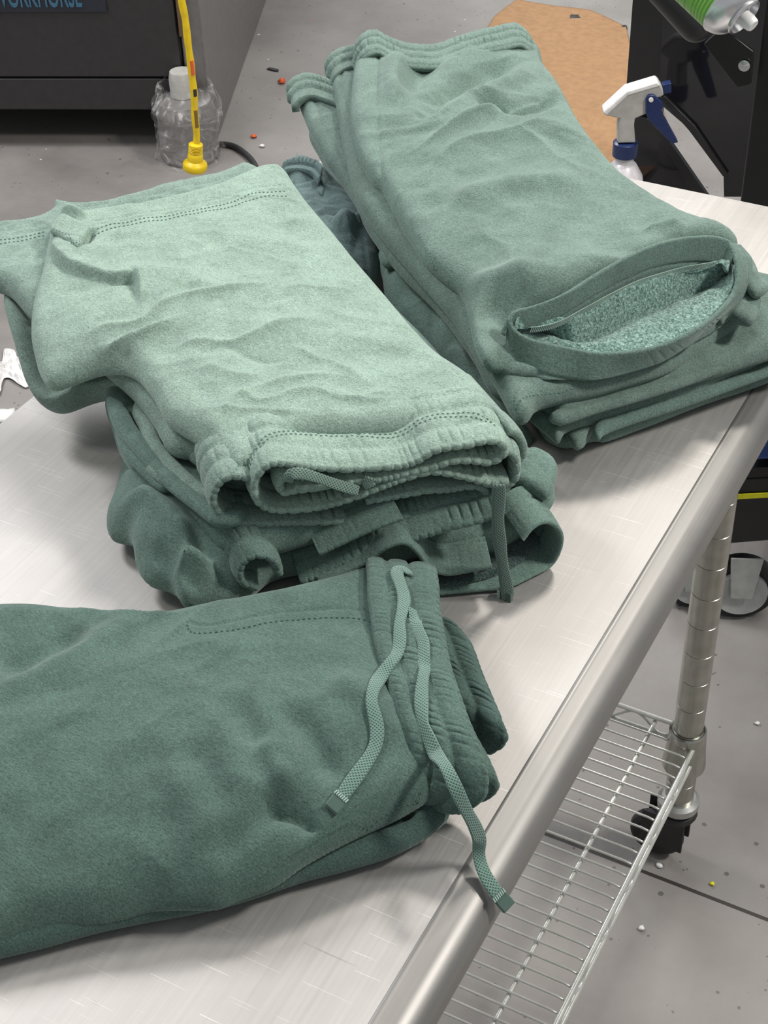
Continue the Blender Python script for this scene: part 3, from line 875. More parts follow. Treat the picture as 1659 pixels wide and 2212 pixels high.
# black cable on the floor
pts = [G(455, 322), G(478, 318), G(505, 322), G(530, 338), G(548, 358), G(556, 380), G(566, 420)]
pts = cr(np.array(pts), 60); pts[:, 2] = .0075
tag(MB().tube(pts, .007, 10).build('power_cable', M['rubber']), 'black cable curving on the floor behind the left pile', 'cable')

# yellow cord with connector, hanging
def ycord():
    e = P(421, 374, -.70); pts = []
    A = e[:2]; B = e[:2] + np.array([RT[0], RT[1]])
    for (x, y) in ((386, -60), (392, 0), (400, 40), (405, 85), (411, 130), (415, 165), (419, 200), (420, 232), (422, 262), (425, 290), (424, 312)):
        pts.append(PV(x, y, A, B))
    up = 2 * pts[0] - pts[1]; up = up + np.array([0, 0, .9]); pts = [up + np.array([0, 0, .5]), up] + pts
    t = thing('yellow_cord', 'yellow electrical cord with paint stains hanging down in front of the machine', 'cord', tuple(e))
    cv = cr(np.array(pts), 240)
    r = [.0068 + .0010 * abs(math.sin(i * .4)) for i in range(240)]
    MB().tube(cv, r, 12).build('cord', M['yellow'], t)
    for y0, y1, mk in ((133, 150, 'orange'), (195, 196, 'dark'), (242, 258, 'grease')):
        q = [PV(400 + (y - 40) * .105 + 5 * 0, y, A, B) for y in (y0, (y0 + y1) / 2, y1)]
        i0 = int(np.argmin(np.linalg.norm(cv - q[0], axis=1))); i1 = int(np.argmin(np.linalg.norm(cv - q[-1], axis=1))) + 1
        if i1 - i0 >= 1: MB().tube(cv[i0:i1 + 2] - FW * .0045 + RT * .002, .0048, 12).build('paint_stain', M[mk], t)
    q0 = PV(423, 308, A, B); q1 = PV(421, 366, A, B); d = q1 - q0; L = float(np.linalg.norm(d))
    prof = [(.007, 0)]
    for k in range(6):
        a = .003 + k * L * .055; prof += [(.0135, a), (.0150, a + L * .014), (.0150, a + L * .028), (.0128, a + L * .042)]
    prof += [(.015, L * .40), (.0165, L * .50), (.0165, L * .66), (.0245, L * .74), (.026, L * .80), (.026, L * .96), (.024, L), (.004, L)]
    MB().lathe(prof, q0, d, 28).build('connector', M['yellow'], t, angle=40)
ycord()

# -------- black cart at the upper right
CA = G(1375, 440)[:2]; CB = G(1660, 500)[:2]
cn = np.array([-(CB - CA)[1], (CB - CA)[0]]); cn /= np.linalg.norm(cn)
if cn[1] < 0: cn = -cn
def cpx(x, y, off=0.0): return PV(x, y, CA, CB, off)
def cart():
    t = thing('black_cart', 'black steel cart with foam handle and diagonal braces at the upper right', 'cart', (CA[0], CA[1], 0))
    away = np.array([cn[0], cn[1], 0])
    def floorz(pts):
        return pts
    # far left upright
    a0 = cpx(1368, -120, .30); a1 = cpx(1446, -120, .30); 
    def upright(nm, xl, xr, off, th, y0=-140, zlo=0.0):
        a = cpx(xl, 180, off); b = cpx(xr, 180, off); z1 = float(cpx(xl, y0, off)[2])
        mb = MB(); mb.prism([(a[0], a[1], zlo), (b[0], b[1], zlo), (b[0], b[1], z1), (a[0], a[1], z1)], away * th); return mb.build(nm, M['frame'], t, bevel=.002)
    upright('upright', 1353, 1427, .06, .04)
    # gloss panel with its slanted lower edge
    pg = [(1440, -140), (1680, -140), (1664, 260), (1655, 425), (1564, 425), (1563, 378), (1486, 276), (1430, 228), (1425, 176)]
    mb = MB(); mb.prism([cpx(x, y, .020) for x, y in pg], away * .004); mb.build('gloss_panel', M['gloss'], t)
    # lower smoked panel and struts
    pl_ = [(1372, 250), (1400, 256), (1530, 470), (1400, 470), (1366, 400)]
    mb = MB(); mb.prism([cpx(x, y, .050) for x, y in pl_], away * .004); mb.build('lower_panel', M['gloss'], t)
    mb = MB(); mb.prism([cpx(x, y, .030) for x, y in ((1396, 256), (1416, 262), (1560, 470), (1530, 470))], away * .012); mb.build('diagonal_brace', M['frame'], t, bevel=.001)
    mb = MB(); mb.prism([cpx(x, y, .012) for x, y in ((1425, 212), (1436, 208), (1500, 272), (1570, 376), (1562, 382), (1488, 282))], away * .008); mb.build('diagonal_brace', M['frame'], t, bevel=.001)
    # near end of the cart, under and beside the handle
    UA = G(1500, 1330)[:2]; UB = UA + np.array([.5, .06]); aw = np.array([-.12, 1.0, 0]) * .5
    f = lambda x, y, o=0.0: PV(x, y, UA, UB, o)
    a = f(1612, 300, 0); b = f(1700, 300, 0); z1 = float(f(1600, -140, 0)[2])
    a[0] = float(f(1600, 430)[0])
    mb = MB(); mb.prism([(a[0], a[1], .42), (a[0] + .25, b[1], .42), (a[0] + .25, b[1], z1), (a[0], a[1], z1)], aw * .12); mb.build('upright', M['frame'], t, bevel=.002)
    mb = MB(); mb.prism([f(x, y, -.02) for x, y in ((1520, 96), (1560, 60), (1628, 112), (1622, 182), (1592, 190))], aw * .012); br = mb.build('handle_bracket', M['frame'], t, bevel=.001)
    q = f(1608, 141, -.022); MB().lathe([(.002, 0), (.006, 0), (.0068, .002), (.002, .0035)], q, -aw, 16).build('bolt', M['alu'], br)
    h0 = f(1398, -68, -.10); h1 = f(1534, 82, -.10); d = h1 - h0; L = float(np.linalg.norm(d)); rr = .0205
    pr = [(rr, 0.0)] + [(rr, L * .5)] + [(rr * math.cos(a_), L - rr + rr * .9 * math.sin(a_)) for a_ in np.linspace(0, PI / 2 * .96, 9)]
    MB().lathe([(.002, -.01)] + pr, h0, d, 32).build('foam_handle', M['foam'], t)
    mb = MB(); mb.prism([f(x, y, -.06) for x, y in ((1470, -60), (1760, -60), (1760, -42), (1470, -42))], aw * 1.9); mb.build('tray', M['frame'], t)
    mb = MB(); mb.prism([f(1497, 1182), f(1900, 1150), f(1900, 1020), f(1505, 1040)], aw); mb.build('lower_box', M['blackbox'], t, bevel=.004)
    mb = MB(); mb.prism([f(1585, 1079, -.004), f(1900, 1062, -.004), f(1900, 1054, -.004), f(1585, 1069, -.004)], aw * .004); mb.build('yellow_stripe', M['hazard'], t)
    mb = MB(); mb.prism([f(1505, 1038), f(1900, 1018), f(1900, 1000), f(1505, 1015)], aw); mb.build('lower_rail', M['frame'], t)
    for (x, y, r) in ((1602, 1236, .042), (1502, 1235, .036)):
        c = f(x, y, .03)
        c[2] = r + .012
        ax = np.array([.45, -1, 0])
        wl = MB().lathe([(.004, -.014), (r + .010, -.014), (r + .012, -.010), (r + .012, .010), (r + .010, .014), (.004, .014)], c, ax, 36).build('wheel', M['rubber'], t)
        MB().lathe([(.003, 0), (.012, 0), (.013, -.002), (r * .5, -.001), (r * .92, .002), (r * .95, -.002), (r * .95, -.006), (.003, -.006)], c + ax / np.linalg.norm(ax) * .021, ax, 36).build('hub', M['wheelw'], wl)
        mb = MB(); w_ = ax / np.linalg.norm(ax); s_ = np.array([-w_[1], w_[0], 0])
        mb.prism([c + w_ * .024 + s_ * .016 + np.array([0, 0, -.004]), c + w_ * .024 - s_ * .016 + np.array([0, 0, -.004]), c + w_ * .024 - s_ * .024 + np.array([0, 0, .075]), c + w_ * .024 + s_ * .024 + np.array([0, 0, .075])], w_ * .003); mb.build('caster_fork', M['wheelw'], wl, bevel=.001)
    b = thing('blue_bin', 'blue plastic bin on the black cart, seen past the table leg', 'bin', tuple(f(1600, 1000)))
    mb = MB(); mb.prism([f(1600, 998, -.01), f(1900, 980, -.01), f(1900, 890, -.01), f(1600, 905, -.01)], aw * .8); mb.build('bin_body', M['blue'], b, bevel=.006)
    mb = MB(); mb.prism([f(1596, 955, -.018), f(1900, 938, -.018), f(1900, 918, -.018), f(1596, 934, -.018)], aw * .016); mb.build('rim', M['blue'], b, bevel=.003)
    return f
NEAR = cart()

def aerosol():
    a = NEAR(1478, -84, -.20); b = NEAR(1606, 36, -.235); d = b - a; L = float(np.linalg.norm(d)); u = d / L
    t = thing('aerosol_can', 'green and silver aerosol can with white nozzle lying at the cart handle', 'spray can', tuple(a))
    R = .033; x = -L * .05
    pr = [(.005, -L * .1), (R, -L * .1)]
    while x < L * .74:
        pr += [(R, x), (R - .0008, x + .0012), (R, x + .0024)]; x += .0042 if x > L * .45 else .010
    pr += [(R, L * .76), (.01, L * .76)]
    MB().lathe(pr, a, u, 48).build('can_body', M['green'], t, angle=30)
    dome = [(R + .0006, L * .75), (R + .0008, L * .77)] + [(R * math.cos(g), L * .77 + R * .7 * math.sin(g)) for g in np.linspace(.1, .95, 9)]
    e = dome[-1]; dome += [(e[0] + .001, e[1] + .001), (e[0] + .001, e[1] + .003), (e[0] - .0015, e[1] + .004), (e[0] - .003, e[1] - .004), (.006, e[1] - .005), (.003, e[1] - .005)]
    MB().lathe(dome, a, u, 48).build('can_dome', M['alu'], t, angle=30)
    MB().lathe([(.003, e[1] - .005), (.0075, e[1] - .003), (.0078, e[1] + .009), (.0072, e[1] + .014), (.006, e[1] + .016), (.001, e[1] + .016)], a, u, 20).build('spray_nozzle', M['white'], t)
aerosol()

def spray_bottle():
    base = G(1337, 500)[:2]; A = base; B = base + np.array([RT[0], RT[1]]) 
    rtv = np.array([RT[0], RT[1], 0]); rtv /= np.linalg.norm(rtv)
    t = thing('spray_bottle', 'spray bottle with white trigger head and navy lever beside the black cart', 'spray bottle', (base[0], base[1], 0))
    def w(x, y): return PV(x, y, A, B)
    zc0 = float(w(1349, 333)[2]); zc1 = float(w(1349, 303)[2]); zs = float(w(1349, 345)[2])
    MB().lathe([(.005, .001), (.043, .001), (.046, .006), (.046, zs * .55), (.045, zs - .065), (.040, zs - .035), (.026, zs - .010), (.019, zs - .004), (.019, zc0 + .003), (.004, zc0 + .003)], (base[0], base[1], 0), (0, 0, 1), 32).build('bottle', M['bottle'], t)
    MB().lathe([(.008, 0), (.0255, 0), (.026, .002), (.0255, zc1 - zc0 - .002), (.022, zc1 - zc0), (.008, zc1 - zc0)], (base[0], base[1], zc0 - .002), (0, 0, 1), 28).build('collar', M['navy'], t)
    f = np.array([-rtv[1], rtv[0], 0])
    def prism(nm, pts, th, mat, par=t, bv=.002, off=0.0):
        mb = MB(); mb.prism([w(x, y) - f * (th / 2) + f * off for x, y in pts], f * th); return mb.build(nm, mat, par, bevel=bv)
    prism('trigger_head', [(1334, 262), (1338, 250), (1305, 243), (1300, 236), (1352, 193), (1418, 172), (1429, 182), (1432, 200), (1400, 212), (1398, 238), (1370, 250), (1368, 264), (1371, 302), (1332, 303)], .030, M['nozzle'], bv=.003)
    prism('head_cover', [(1300, 236), (1351, 189), (1417, 169), (1426, 178), (1355, 199), (1308, 243)], .036, M['white'], bv=.003)
    lv = prism('trigger_lever', [(1392, 205), (1398, 196), (1410, 196), (1428, 212), (1430, 222), (1424, 230), (1462, 298), (1448, 301), (1400, 252), (1392, 236)], .020, M['navy'], off=-.012)
    mb = MB(); q = w(1403, 205) - f * .0225; mb.lathe([(.001, 0), (.0048, 0), (.0045, -.003), (.001, -.0035)], q, f, 16); mb.build('pin', M['white'], lv)
    prism('nozzle_tip', [(1430, 180), (1449, 176), (1449, 196), (1432, 200)], .018, M['navy'], bv=.001)
spray_bottle()

# ================================================================== THE GARMENTS
def Z(pts, z): return [(p[0], p[1], p[2] if len(p) > 2 else z) for p in pts]
def perp_away(A, B):
    d = (B - A)[:2]; n = np.array([-d[1], d[0]]); n /= np.linalg.norm(n)
    if n[1] < 0: n = -n
    return np.array([n[0], n[1], 0])
def garment(name, label, px, py, z, group=None):
    if group is None: group = 'shorts folded in the right pile' if ' right pile' in label else ('shorts folded in the left pile' if 'left pile' in label else 'shorts folded on the table outside the two piles')
    p = P(px, py, z); return thing(name, label, 'shorts', (p[0], p[1], TZ + z), group)
def rim(pts, A, B, off=0.0): return np.array([PV(p[0], p[1], A, B, off) for p in pts])

FLA = P(548, 1050, .105)[:2]; FLB = P(1100, 990, .11)[:2]; FLn = perp_away(FLA, FLB)
GL = None

# ---------------------------------------------------------------- left pile, bottom pair (L4)
g4 = garment('sweat_shorts', 'bottom deep green pair of the left pile, hem gaping open at its right', 700, 1230, 0.0)
o = panel('body', Z([(262, 1010), (245, 1080), (231, 1125), (238, 1158), (285, 1185), (298, 1235), (322, 1262), (372, 1282), (402, 1312), (470, 1303), (535, 1282), (590, 1240), (690, 1222), (800, 1205), (930, 1192), (1040, 1188), (1110, 1160), (1160, 1120), (1185, 1060), (1190, 1030), (1150, 985), (1060, 930), (980, 850), (880, 740), (760, 620), (560, 620), (380, 760), (270, 900)], .036), .034, M['sage3'], g4,
          ctrl=[(285, 1110, .056), (380, 1235, .046), (265, 1060, .050), (600, 1150, .034), (450, 1140, .034), (520, 1215, .032), (400, 1080, .036), (330, 1040, .040), (330, 1160, .054)], creases=[
              ('step', [(300, 1040), (370, 1120), (470, 1215), (560, 1275)], .016, .003, .05),
              ('ridge', [(236, 1140), (270, 1120), (330, 1125), (385, 1165), (430, 1240)], .012, .009),
              ('sharp', [(330, 1285), (350, 1262), (395, 1240), (430, 1236), (470, 1262)], .012, .006),
              ('sharp', [(262, 1010), (300, 1060), (360, 1110), (400, 1130)], .008, .006),
              ('groove', [(285, 1185), (340, 1215), (420, 1265)], .008, .006)],
          wr=(.004, 14, -.8, 3, 3))
# right roll layers at the right-hand side of the bottom pair
for (pts, zt, h) in ((((1120, 985), (1150, 972), (1185, 985), (1203, 1005), (1200, 1040), (1180, 1075), (1140, 1060), (1100, 1040), (1080, 1000)), .062, .014),
                     (((1115, 1010), (1150, 1005), (1185, 1030), (1198, 1058), (1190, 1095), (1150, 1110), (1100, 1090), (1080, 1030)), .048, .014)):
    panel('folded_edge', Z(pts, zt), h, M['sage3'], g4, wr=(.0012, 60, .3, 2, 5), creases=[('groove', [(pts[1][0] - 12, pts[1][1] + 14), (pts[3][0] - 22, pts[3][1] + 16), (pts[5][0] - 20, pts[5][1] - 12)], .0012, .0012)])
OFF4 = -.020
hemr = rim([(690, 1262), (779, 1220), (839, 1180), (874, 1172), (902, 1192), (928, 1226), (966, 1238), (1020, 1230), (1062, 1222)], FLA, FLB, OFF4)
b4, *_ = ribbon('leg_hem', hemr, FLn * .03 + np.array([0, 0, .002]), M['sage3'], g4, th=.004, channels=(.026,), gather=.0002, puff=.0006, lip=False)
hp = [(905, 1292), (980, 1291), (1040, 1281), (1090, 1270), (1150, 1246), (1190, 1218), (1210, 1180), (1210, 1150), (1192, 1130), (1168, 1128), (1146, 1142), (1128, 1165)]
q = [PV(x, y, FLA, FLB, OFF4 if x < 1100 else OFF4 * max(0, (1190 - x) / 90)) for x, y in hp]
q = np.array(q); q[:, 2] = np.maximum(q[:, 2], TZ + .004)
dv = [FLn * .030 + np.array([-.004, 0, .006])] * 5 + [FLn * .03 + np.array([-.014, 0, .004])] * 7
b4b, *_ = ribbon('leg_hem', q, np.array(dv), M['sage3'], g4, th=.004, channels=(.026,), gather=.0002, puff=.0006, lip=False)
# serged inner seam, seen dark inside the opening
pt = rim([(935, 1250), (990, 1251), (1050, 1243), (1100, 1226), (1135, 1206)], FLA, FLB, 0.004)
pt = cr(pt, 120); mb = MB()
for i in range(118):
    a = pt[i] + np.array([0, 0, .0025 * (1 if i % 2 else -1)]); b = pt[i + 1] + np.array([0, 0, .0025 * (-1 if i % 2 else 1)]); mb.tube([a, b], .0006, 5)
mb.build('serged_seam', M['thread'], g4)
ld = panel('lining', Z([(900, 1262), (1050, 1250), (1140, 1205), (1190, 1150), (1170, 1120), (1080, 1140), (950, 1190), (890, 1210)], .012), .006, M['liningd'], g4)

# ---------------------------------------------------------------- left pile L3
g3 = garment('sweat_shorts', 'dark pair low in the left pile, gathered strip and small waistband roll in front', 650, 1180, .03)
panel('body', Z([(228, 862), (243, 930), (262, 985), (310, 1045), (370, 1100), (430, 1150), (490, 1186), (560, 1192), (640, 1172), (760, 1135), (880, 1105), (1020, 1085), (1080, 1070), (1120, 1040), (1105, 960), (1020, 860), (900, 720), (700, 560), (480, 600), (300, 720)], .066), .030, M['sage3'], g3,
      creases=[('step', [(262, 960), (330, 1030), (420, 1095), (520, 1150)], .008, .002, .03), ('groove', [(250, 930), (300, 1010), (380, 1070)], .004, .003)], wr=(.003, 22, -.8, 4, 9))
# gathered strip facing the front
st = rim([(650, 1258), (700, 1240), (759, 1212), (810, 1190), (850, 1172), (898, 1160), (960, 1142), (1040, 1122), (1080, 1105)], FLA, FLB, -.012)
ribbon('waistband', st, FLn * .045 + np.array([-.010, 0, .018]), M['sage3'], g3, th=.0055, channels=(.018, .036), gather=.0013, seed=3)
st = rim([(690, 1196), (740, 1172), (810, 1140), (870, 1118)], FLA, FLB, -.012)
ribbon('leg_hem', st, FLn * .05 + np.array([-.020, 0, .012]), M['sage3'], g3, th=.004, channels=(.022, .026), gather=.0003, puff=.0005, seed=4, lip=False)
# little waistband roll end
rl = rim([(604, 1238), (596, 1216), (576, 1202), (548, 1200), (526, 1214), (518, 1240), (530, 1262), (556, 1270)], FLA, FLB, -.020)
ribbon('waistband_roll', rl, FLn * .040 + np.array([-.018, 0, .016]), M['sage3'], g3, th=.005, channels=(.016, .034), gather=.0014, seed=6, puff=.0018)

# ---------------------------------------------------------------- left pile L2b: the pair that drapes past the table end
gb = garment('sweat_shorts', 'pair in the left pile whose smooth side droops over the table end', 120, 780, .08)
panel('body', Z([(-70, 560, .10), (2, 600, .10), (10, 665, .098), (28, 730, .09), (42, 780, .078), (58, 828, .066), (85, 862, .060), (122, 874, .058), (160, 862, .062), (215, 838, .07), (300, 850, .085), (350, 930, .09), (440, 1010, .092), (520, 1040, .09), (700, 900, .095), (560, 620, .1), (300, 560, .105), (60, 530, .105)], .09), .024, M['sage2'], gb,
      ctrl=[(150, 760, .10), (100, 800, .088)], wr=(.0022, 16, 1.2, 3, 12), creases=[('groove', [(13, 628), (45, 660), (74, 690)], .010, .006)])

# ---------------------------------------------------------------- left pile L2
g2 = garment('sweat_shorts', 'second pair from the top of the left pile, waistband loop curling at its front left', 480, 1070, .09)
panel('body', Z([(-70, 505, .112), (0, 491, .115), (70, 482, .116), (116, 462, .118), (119, 438, .124), (150, 446, .122), (210, 448, .12), (278, 435, .12), (358, 412, .118), (477, 384, .116), (530, 365, .116), (556, 371, .115), (640, 450, .108), (760, 590, .105), (880, 720, .10), (1010, 840, .10), (1082, 905, .100), (1100, 935, .098), (1080, 960, .097), (950, 985, .096), (750, 1010, .096), (560, 1030, .096), (470, 1015, .096), (425, 985, .096), (370, 975, .096), (330, 915, .096), (290, 862, .098), (235, 812, .10), (150, 745, .105), (70, 688, .11), (10, 628, .112), (-70, 600, .112)], .1), .026, M['sage2'], g2,
      creases=[('groove', [(-40, 512), (40, 505), (108, 494)], .0012, .0010), ('groove', [(-40, 522), (40, 516), (104, 505)], .0012, .0010), ('groove', [(190, 466), (290, 450), (380, 428), (480, 400), (545, 384)], .0012, .0012)], wr=(.003, 18, .4, 3, 21))
b2_ = bpy.data.objects[[o_ for o_ in BVH][-1]]
for dy_ in (0, 9): seam('stitching', b2_, [(-30, 516 + dy_), (40, 508 + dy_), (100, 497 + dy_)], M['thread'], g2, .115)
# extra fold edges on the left flank
panel('folded_edge', Z([(296, 868), (330, 905), (352, 960), (395, 1010), (440, 1050), (480, 1080), (440, 1085), (370, 1058), (320, 1020), (312, 985), (302, 930), (285, 890)], .078), .010, M['sage2'], g2, wr=(.001, 40, .9, 2, 3))
panel('folded_edge', Z([(250, 880), (285, 905), (310, 960), (330, 1000), (380, 1050), (350, 1062), (315, 1035), (290, 1010), (262, 975), (248, 930)], .072), .010, M['sage3'], g2, wr=(.001, 40, .9, 2, 4))
panel('folded_edge', Z([(232, 862), (262, 872), (300, 930), (340, 985), (400, 1045), (480, 1098), (530, 1110), (520, 1128), (470, 1134), (410, 1094), (350, 1045), (300, 990), (256, 940), (236, 900)], .080), .012, M['sage3'], g3, wr=(.0014, 45, .9, 3, 30), cell=.0018)
w2 = rim([(560, 1036), (528, 1030), (500, 1028), (478, 1038), (464, 1058), (460, 1082), (474, 1106), (502, 1122), (540, 1130), (620, 1128), (720, 1126), (850, 1121), (950, 1114), (1015, 1104), (1046, 1088), (1052, 1070), (1040, 1054), (1010, 1050), (970, 1056), (930, 1058), (880, 1066), (790, 1082)], FLA, FLB, .004)
ribbon('waistband', w2, FLn * .052 + np.array([-.012, 0, .002]), M['sage2'], g2, th=.0055, channels=(.018, .036, .050), gather=.0014, seed=8, n=420)
# right-hand folds of the second pair
w2r = rim([(1000, 1022), (1040, 1040), (1080, 1050), (1108, 1040), (1116, 1012), (1110, 985), (1090, 972)], FLA, FLB, .003)
ribbon('waistband_fold', w2r, FLn * .05, M['sage2'], g2, th=.005, channels=(.018, .036), gather=.0014, seed=9)
w2s = rim([(1098, 930), (1116, 938), (1128, 960), (1126, 985), (1112, 996)], FLA, FLB, .022)
ribbon('folded_side', w2s, FLn * .06 + np.array([-.03, 0, 0]), M['sage2'], g2, th=.007, channels=(.03,), gather=.0004, seed=10)

# ---------------------------------------------------------------- left pile L1: light top pair
g1 = garment('sweat_shorts', 'light sage pair on top of the left pile, gathered waistband facing the front', 600, 700, .125)
zt = .1285
out1 = Z([(122, 477, .133), (165, 474, .132), (250, 461, .131), (338, 446, .13), (400, 431, .13), (470, 412, .129), (520, 391, .128), (560, 373, .127), (600, 368, .126), (618, 378, .125), (634, 402, .124), (664, 445, .123), (716, 507, .122), (778, 584, .122), (840, 656, .122), (895, 722, .123), (950, 778, .124), (1005, 815, .125), (1042, 850, .126), (1066, 892, .127), (1084, 925, .128), (1078, 945, .128), (1040, 932, .128), (960, 925, .128), (860, 940, .128), (750, 944, .128), (640, 955, .129), (580, 985, .129), (540, 1010, .126), (510, 1022, .123), (484, 1000, .120), (450, 972, .119), (416, 948, .119), (362, 912, .119), (330, 858, .119), (294, 816, .118), (262, 800, .118), (215, 803, .114), (160, 822, .108), (112, 836, .104), (90, 815, .106), (76, 772, .110), (68, 725, .114), (73, 662, .119), (92, 590, .125), (107, 522, .130)], .125)
cr1 = [
    ('groove', [(205, 497), (300, 480), (400, 459), (480, 436), (560, 409), (625, 402)], .0013, .0011, 0, 'full'),
    ('groove', [(198, 506), (300, 489), (400, 468), (480, 445), (560, 418), (628, 412)], .0013, .0011, 0, 'full'),
    ('step', [(106, 512), (114, 545), (140, 578), (185, 602), (245, 622), (288, 622), (298, 640), (302, 690)], .0105, .0008, .035),
    ('sharp', [(205, 505), (190, 530), (170, 552)], -.006, .004),
    ('ridge', [(135, 470), (160, 480), (190, 490)], .006, .005),
    ('step', [(300, 605), (288, 600), (303, 630), (300, 686)], .004, .001, .02),
    ('sharp', [(130, 733), (220, 714), (310, 712), (345, 690), (400, 668), (470, 655), (560, 640), (660, 612)], .0048, .007),
    ('sharp', [(168, 768), (215, 750), (262, 742), (330, 728), (400, 700)], .0065, .005),
    ('ridge', [(250, 782), (262, 765), (255, 748)], -.006, .006),
    ('sharp', [(340, 760), (420, 752), (520, 752), (620, 722), (720, 712)], .0035, .007),
    ('sharp', [(400, 812), (450, 808), (520, 825), (600, 840)], .003, .008),
    ('ridge', [(330, 700), (380, 640), (400, 615), (440, 640), (520, 636)], .0035, .008),
    ('sharp', [(600, 640), (700, 640), (790, 628)], .0028, .005),
    ('sharp', [(610, 755), (680, 790), (750, 815), (820, 850)], .0025, .006),
    ('sharp', [(420, 960), (500, 880), (580, 850), (680, 835), (800, 830)], .003, .008),
    ('sharp', [(470, 880), (520, 866), (570, 885), (640, 868), (720, 870)], .0022, .004),
    ('sharp', [(600, 900), (670, 865), (760, 880), (830, 865), (900, 880)], .002, .004),
    ('sharp', [(700, 845), (740, 870), (800, 882), (870, 870)], .0018, .003),
    ('sharp', [(430, 790), (480, 760), (560, 790), (640, 800)], -.003, .007),
    ('ridge', [(470, 530), (560, 520), (650, 540), (720, 545)], .002, .010),
    ('ridge', [(590, 440), (600, 480), (640, 520)], -.004, .012),
    ('groove', [(980, 808), (1005, 838), (1028, 870), (1040, 905)], .0014, .0012, 0, 'full'),
    ('step', [(100, 790), (118, 812), (150, 828), (215, 806), (262, 800)], .006, .003, .05),
]
b1 = panel('body', out1, .026, M['sage'], g1, ctrl=[(300, 600, .131), (500, 700, .131), (800, 800, .130), (450, 560, .131), (650, 900, .131), (200, 700, .124)], creases=cr1, wr=(.0026, 17, .25, 3.2, 31), cell=.0017)
# flipped-over hem corner
fp = panel('turned_hem_corner', Z([(108, 500, .134), (116, 480, .136), (136, 466, .137), (165, 477, .138), (194, 490, .139), (186, 512, .138), (168, 536, .137), (150, 524, .136), (125, 510, .134)], .14), .007, M['sage'], g1,
           creases=[('groove', [(112, 492), (140, 503), (168, 510), (180, 520)], .0010, .0010, 0, 'full'), ('groove', [(110, 500), (140, 512), (166, 522)], .0010, .0010, 0, 'full')], cell=.0012)
w1 = rim([(655, 1030), (628, 1024), (612, 1030), (604, 1048), (612, 1062), (640, 1058), (700, 1050), (760, 1040), (820, 1034), (878, 1021), (930, 1010), (978, 995), (1020, 994), (1060, 997), (1084, 984), (1090, 966), (1076, 953), (1045, 952), (1010, 960), (965, 966), (935, 974), (905, 992), (874, 1003), (830, 1008), (739, 1012), (680, 1008), (620, 1000), (588, 1000), (565, 1014), (552, 1036), (550, 1062), (560, 1084), (585, 1098), (640, 1100), (700, 1092), (760, 1075), (820, 1052), (880, 1030), (935, 1018), (1000, 1028), (1060, 1042), (1098, 1040)], FLA, FLB)
dd = FLn * .058 + np.array([-.010, 0, .003])
wb1, *_ = ribbon('waistband', w1, dd, M['sage'], g1, th=.0056, channels=(.019, .038, .056), gather=.0015, seed=2, n=760, puff=.0014)
# stitching
seam('stitching', b1, [(210, 497), (300, 480), (400, 459), (480, 436), (560, 409), (622, 402)], M['thread'], g1, .13)
seam('stitching', b1, [(203, 506), (300, 489), (400, 468), (480, 445), (560, 418), (625, 412)], M['thread'], g1, .13)
for dy in (0, 7):
    seam('stitching', [b1, wb1], [(505, 1022 + dy * .3), (522, 992 + dy), (556, 952 + dy), (622, 924 + dy), (700, 912 + dy), (757, 908 + dy), (855, 909 + dy), (958, 896 + dy), (1038, 904 + dy), (1072, 918 + dy)], M['thread'], g1, .13)
seam('stitching', fp, [(114, 494), (140, 505), (168, 513), (178, 520)], M['thread'], g1, .142)
# drawstring ends inside the open waist
dr = cr(rim([(622, 1040), (626, 1026), (645, 1022), (680, 1030), (720, 1044), (752, 1054), (774, 1060)], FLA, FLB, -.006), 60)
webbing('drawstring', dr, np.tile(FLn * -.75 + np.array([0, 0, .66]), (60, 1)), M['cord'], g1, w=.0078, tip=False)
dr = cr(rim([(800, 1032), (795, 1042), (800, 1052)], FLA, FLB, -.004), 16)
webbing('drawstring', dr, np.tile(-FLn, (16, 1)), M['cord'], g1, w=.008, tip=False)
# the long end hanging down the front of the pile
dr = cr(rim([(1078, 1048), (1076, 1085), (1074, 1120), (1077, 1160), (1083, 1210), (1090, 1250), (1094, 1284), (1096, 1300)], FLA, FLB, -.020), 90)
dr[:, :2] += (-FLn[:2])[None] * np.linspace(0, .012, 90)[:, None]; dr[:, 2] = np.maximum(dr[:, 2], TZ + .003)
webbing('drawstring', dr, np.tile(-FLn, (90, 1)), M['cordd'], g2, w=.0095, th=.003)

# ---------------------------------------------------------------- dark pairs low between the piles
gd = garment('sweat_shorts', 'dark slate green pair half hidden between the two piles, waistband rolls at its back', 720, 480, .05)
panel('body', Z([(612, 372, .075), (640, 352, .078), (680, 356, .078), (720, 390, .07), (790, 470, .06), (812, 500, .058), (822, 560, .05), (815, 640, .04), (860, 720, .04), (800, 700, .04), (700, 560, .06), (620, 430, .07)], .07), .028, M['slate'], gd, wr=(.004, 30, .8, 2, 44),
      creases=[('step', [(800, 480), (780, 470), (730, 480), (700, 470)], .010, .002, .03), ('step', [(790, 490), (745, 482), (710, 510)], .010, .002, .03), ('groove', [(783, 500), (790, 545), (792, 600)], .002, .0015, 0, 'full')])
for k, (pts, dpt) in enumerate(((((612, 372), (622, 356), (650, 350), (684, 356), (700, 372)), (.006, -.022, 0)), (((622, 392), (634, 374), (658, 366), (690, 372), (706, 392)), (.010, -.026, -.004)), (((640, 412), (652, 392), (676, 384), (704, 398)), (.012, -.03, -.006)))):
    ribbon('waistband', np.array([P(x, y, .072 - .006 * k) for x, y in pts]), np.array(dpt), M['slate'], gd, th=.009, channels=(.014,), gather=.0014, seed=k, puff=.003)
ge = garment('sweat_shorts', 'plain pair lying flat at the bottom between the two piles, corner fold near its front', 950, 720, .03)
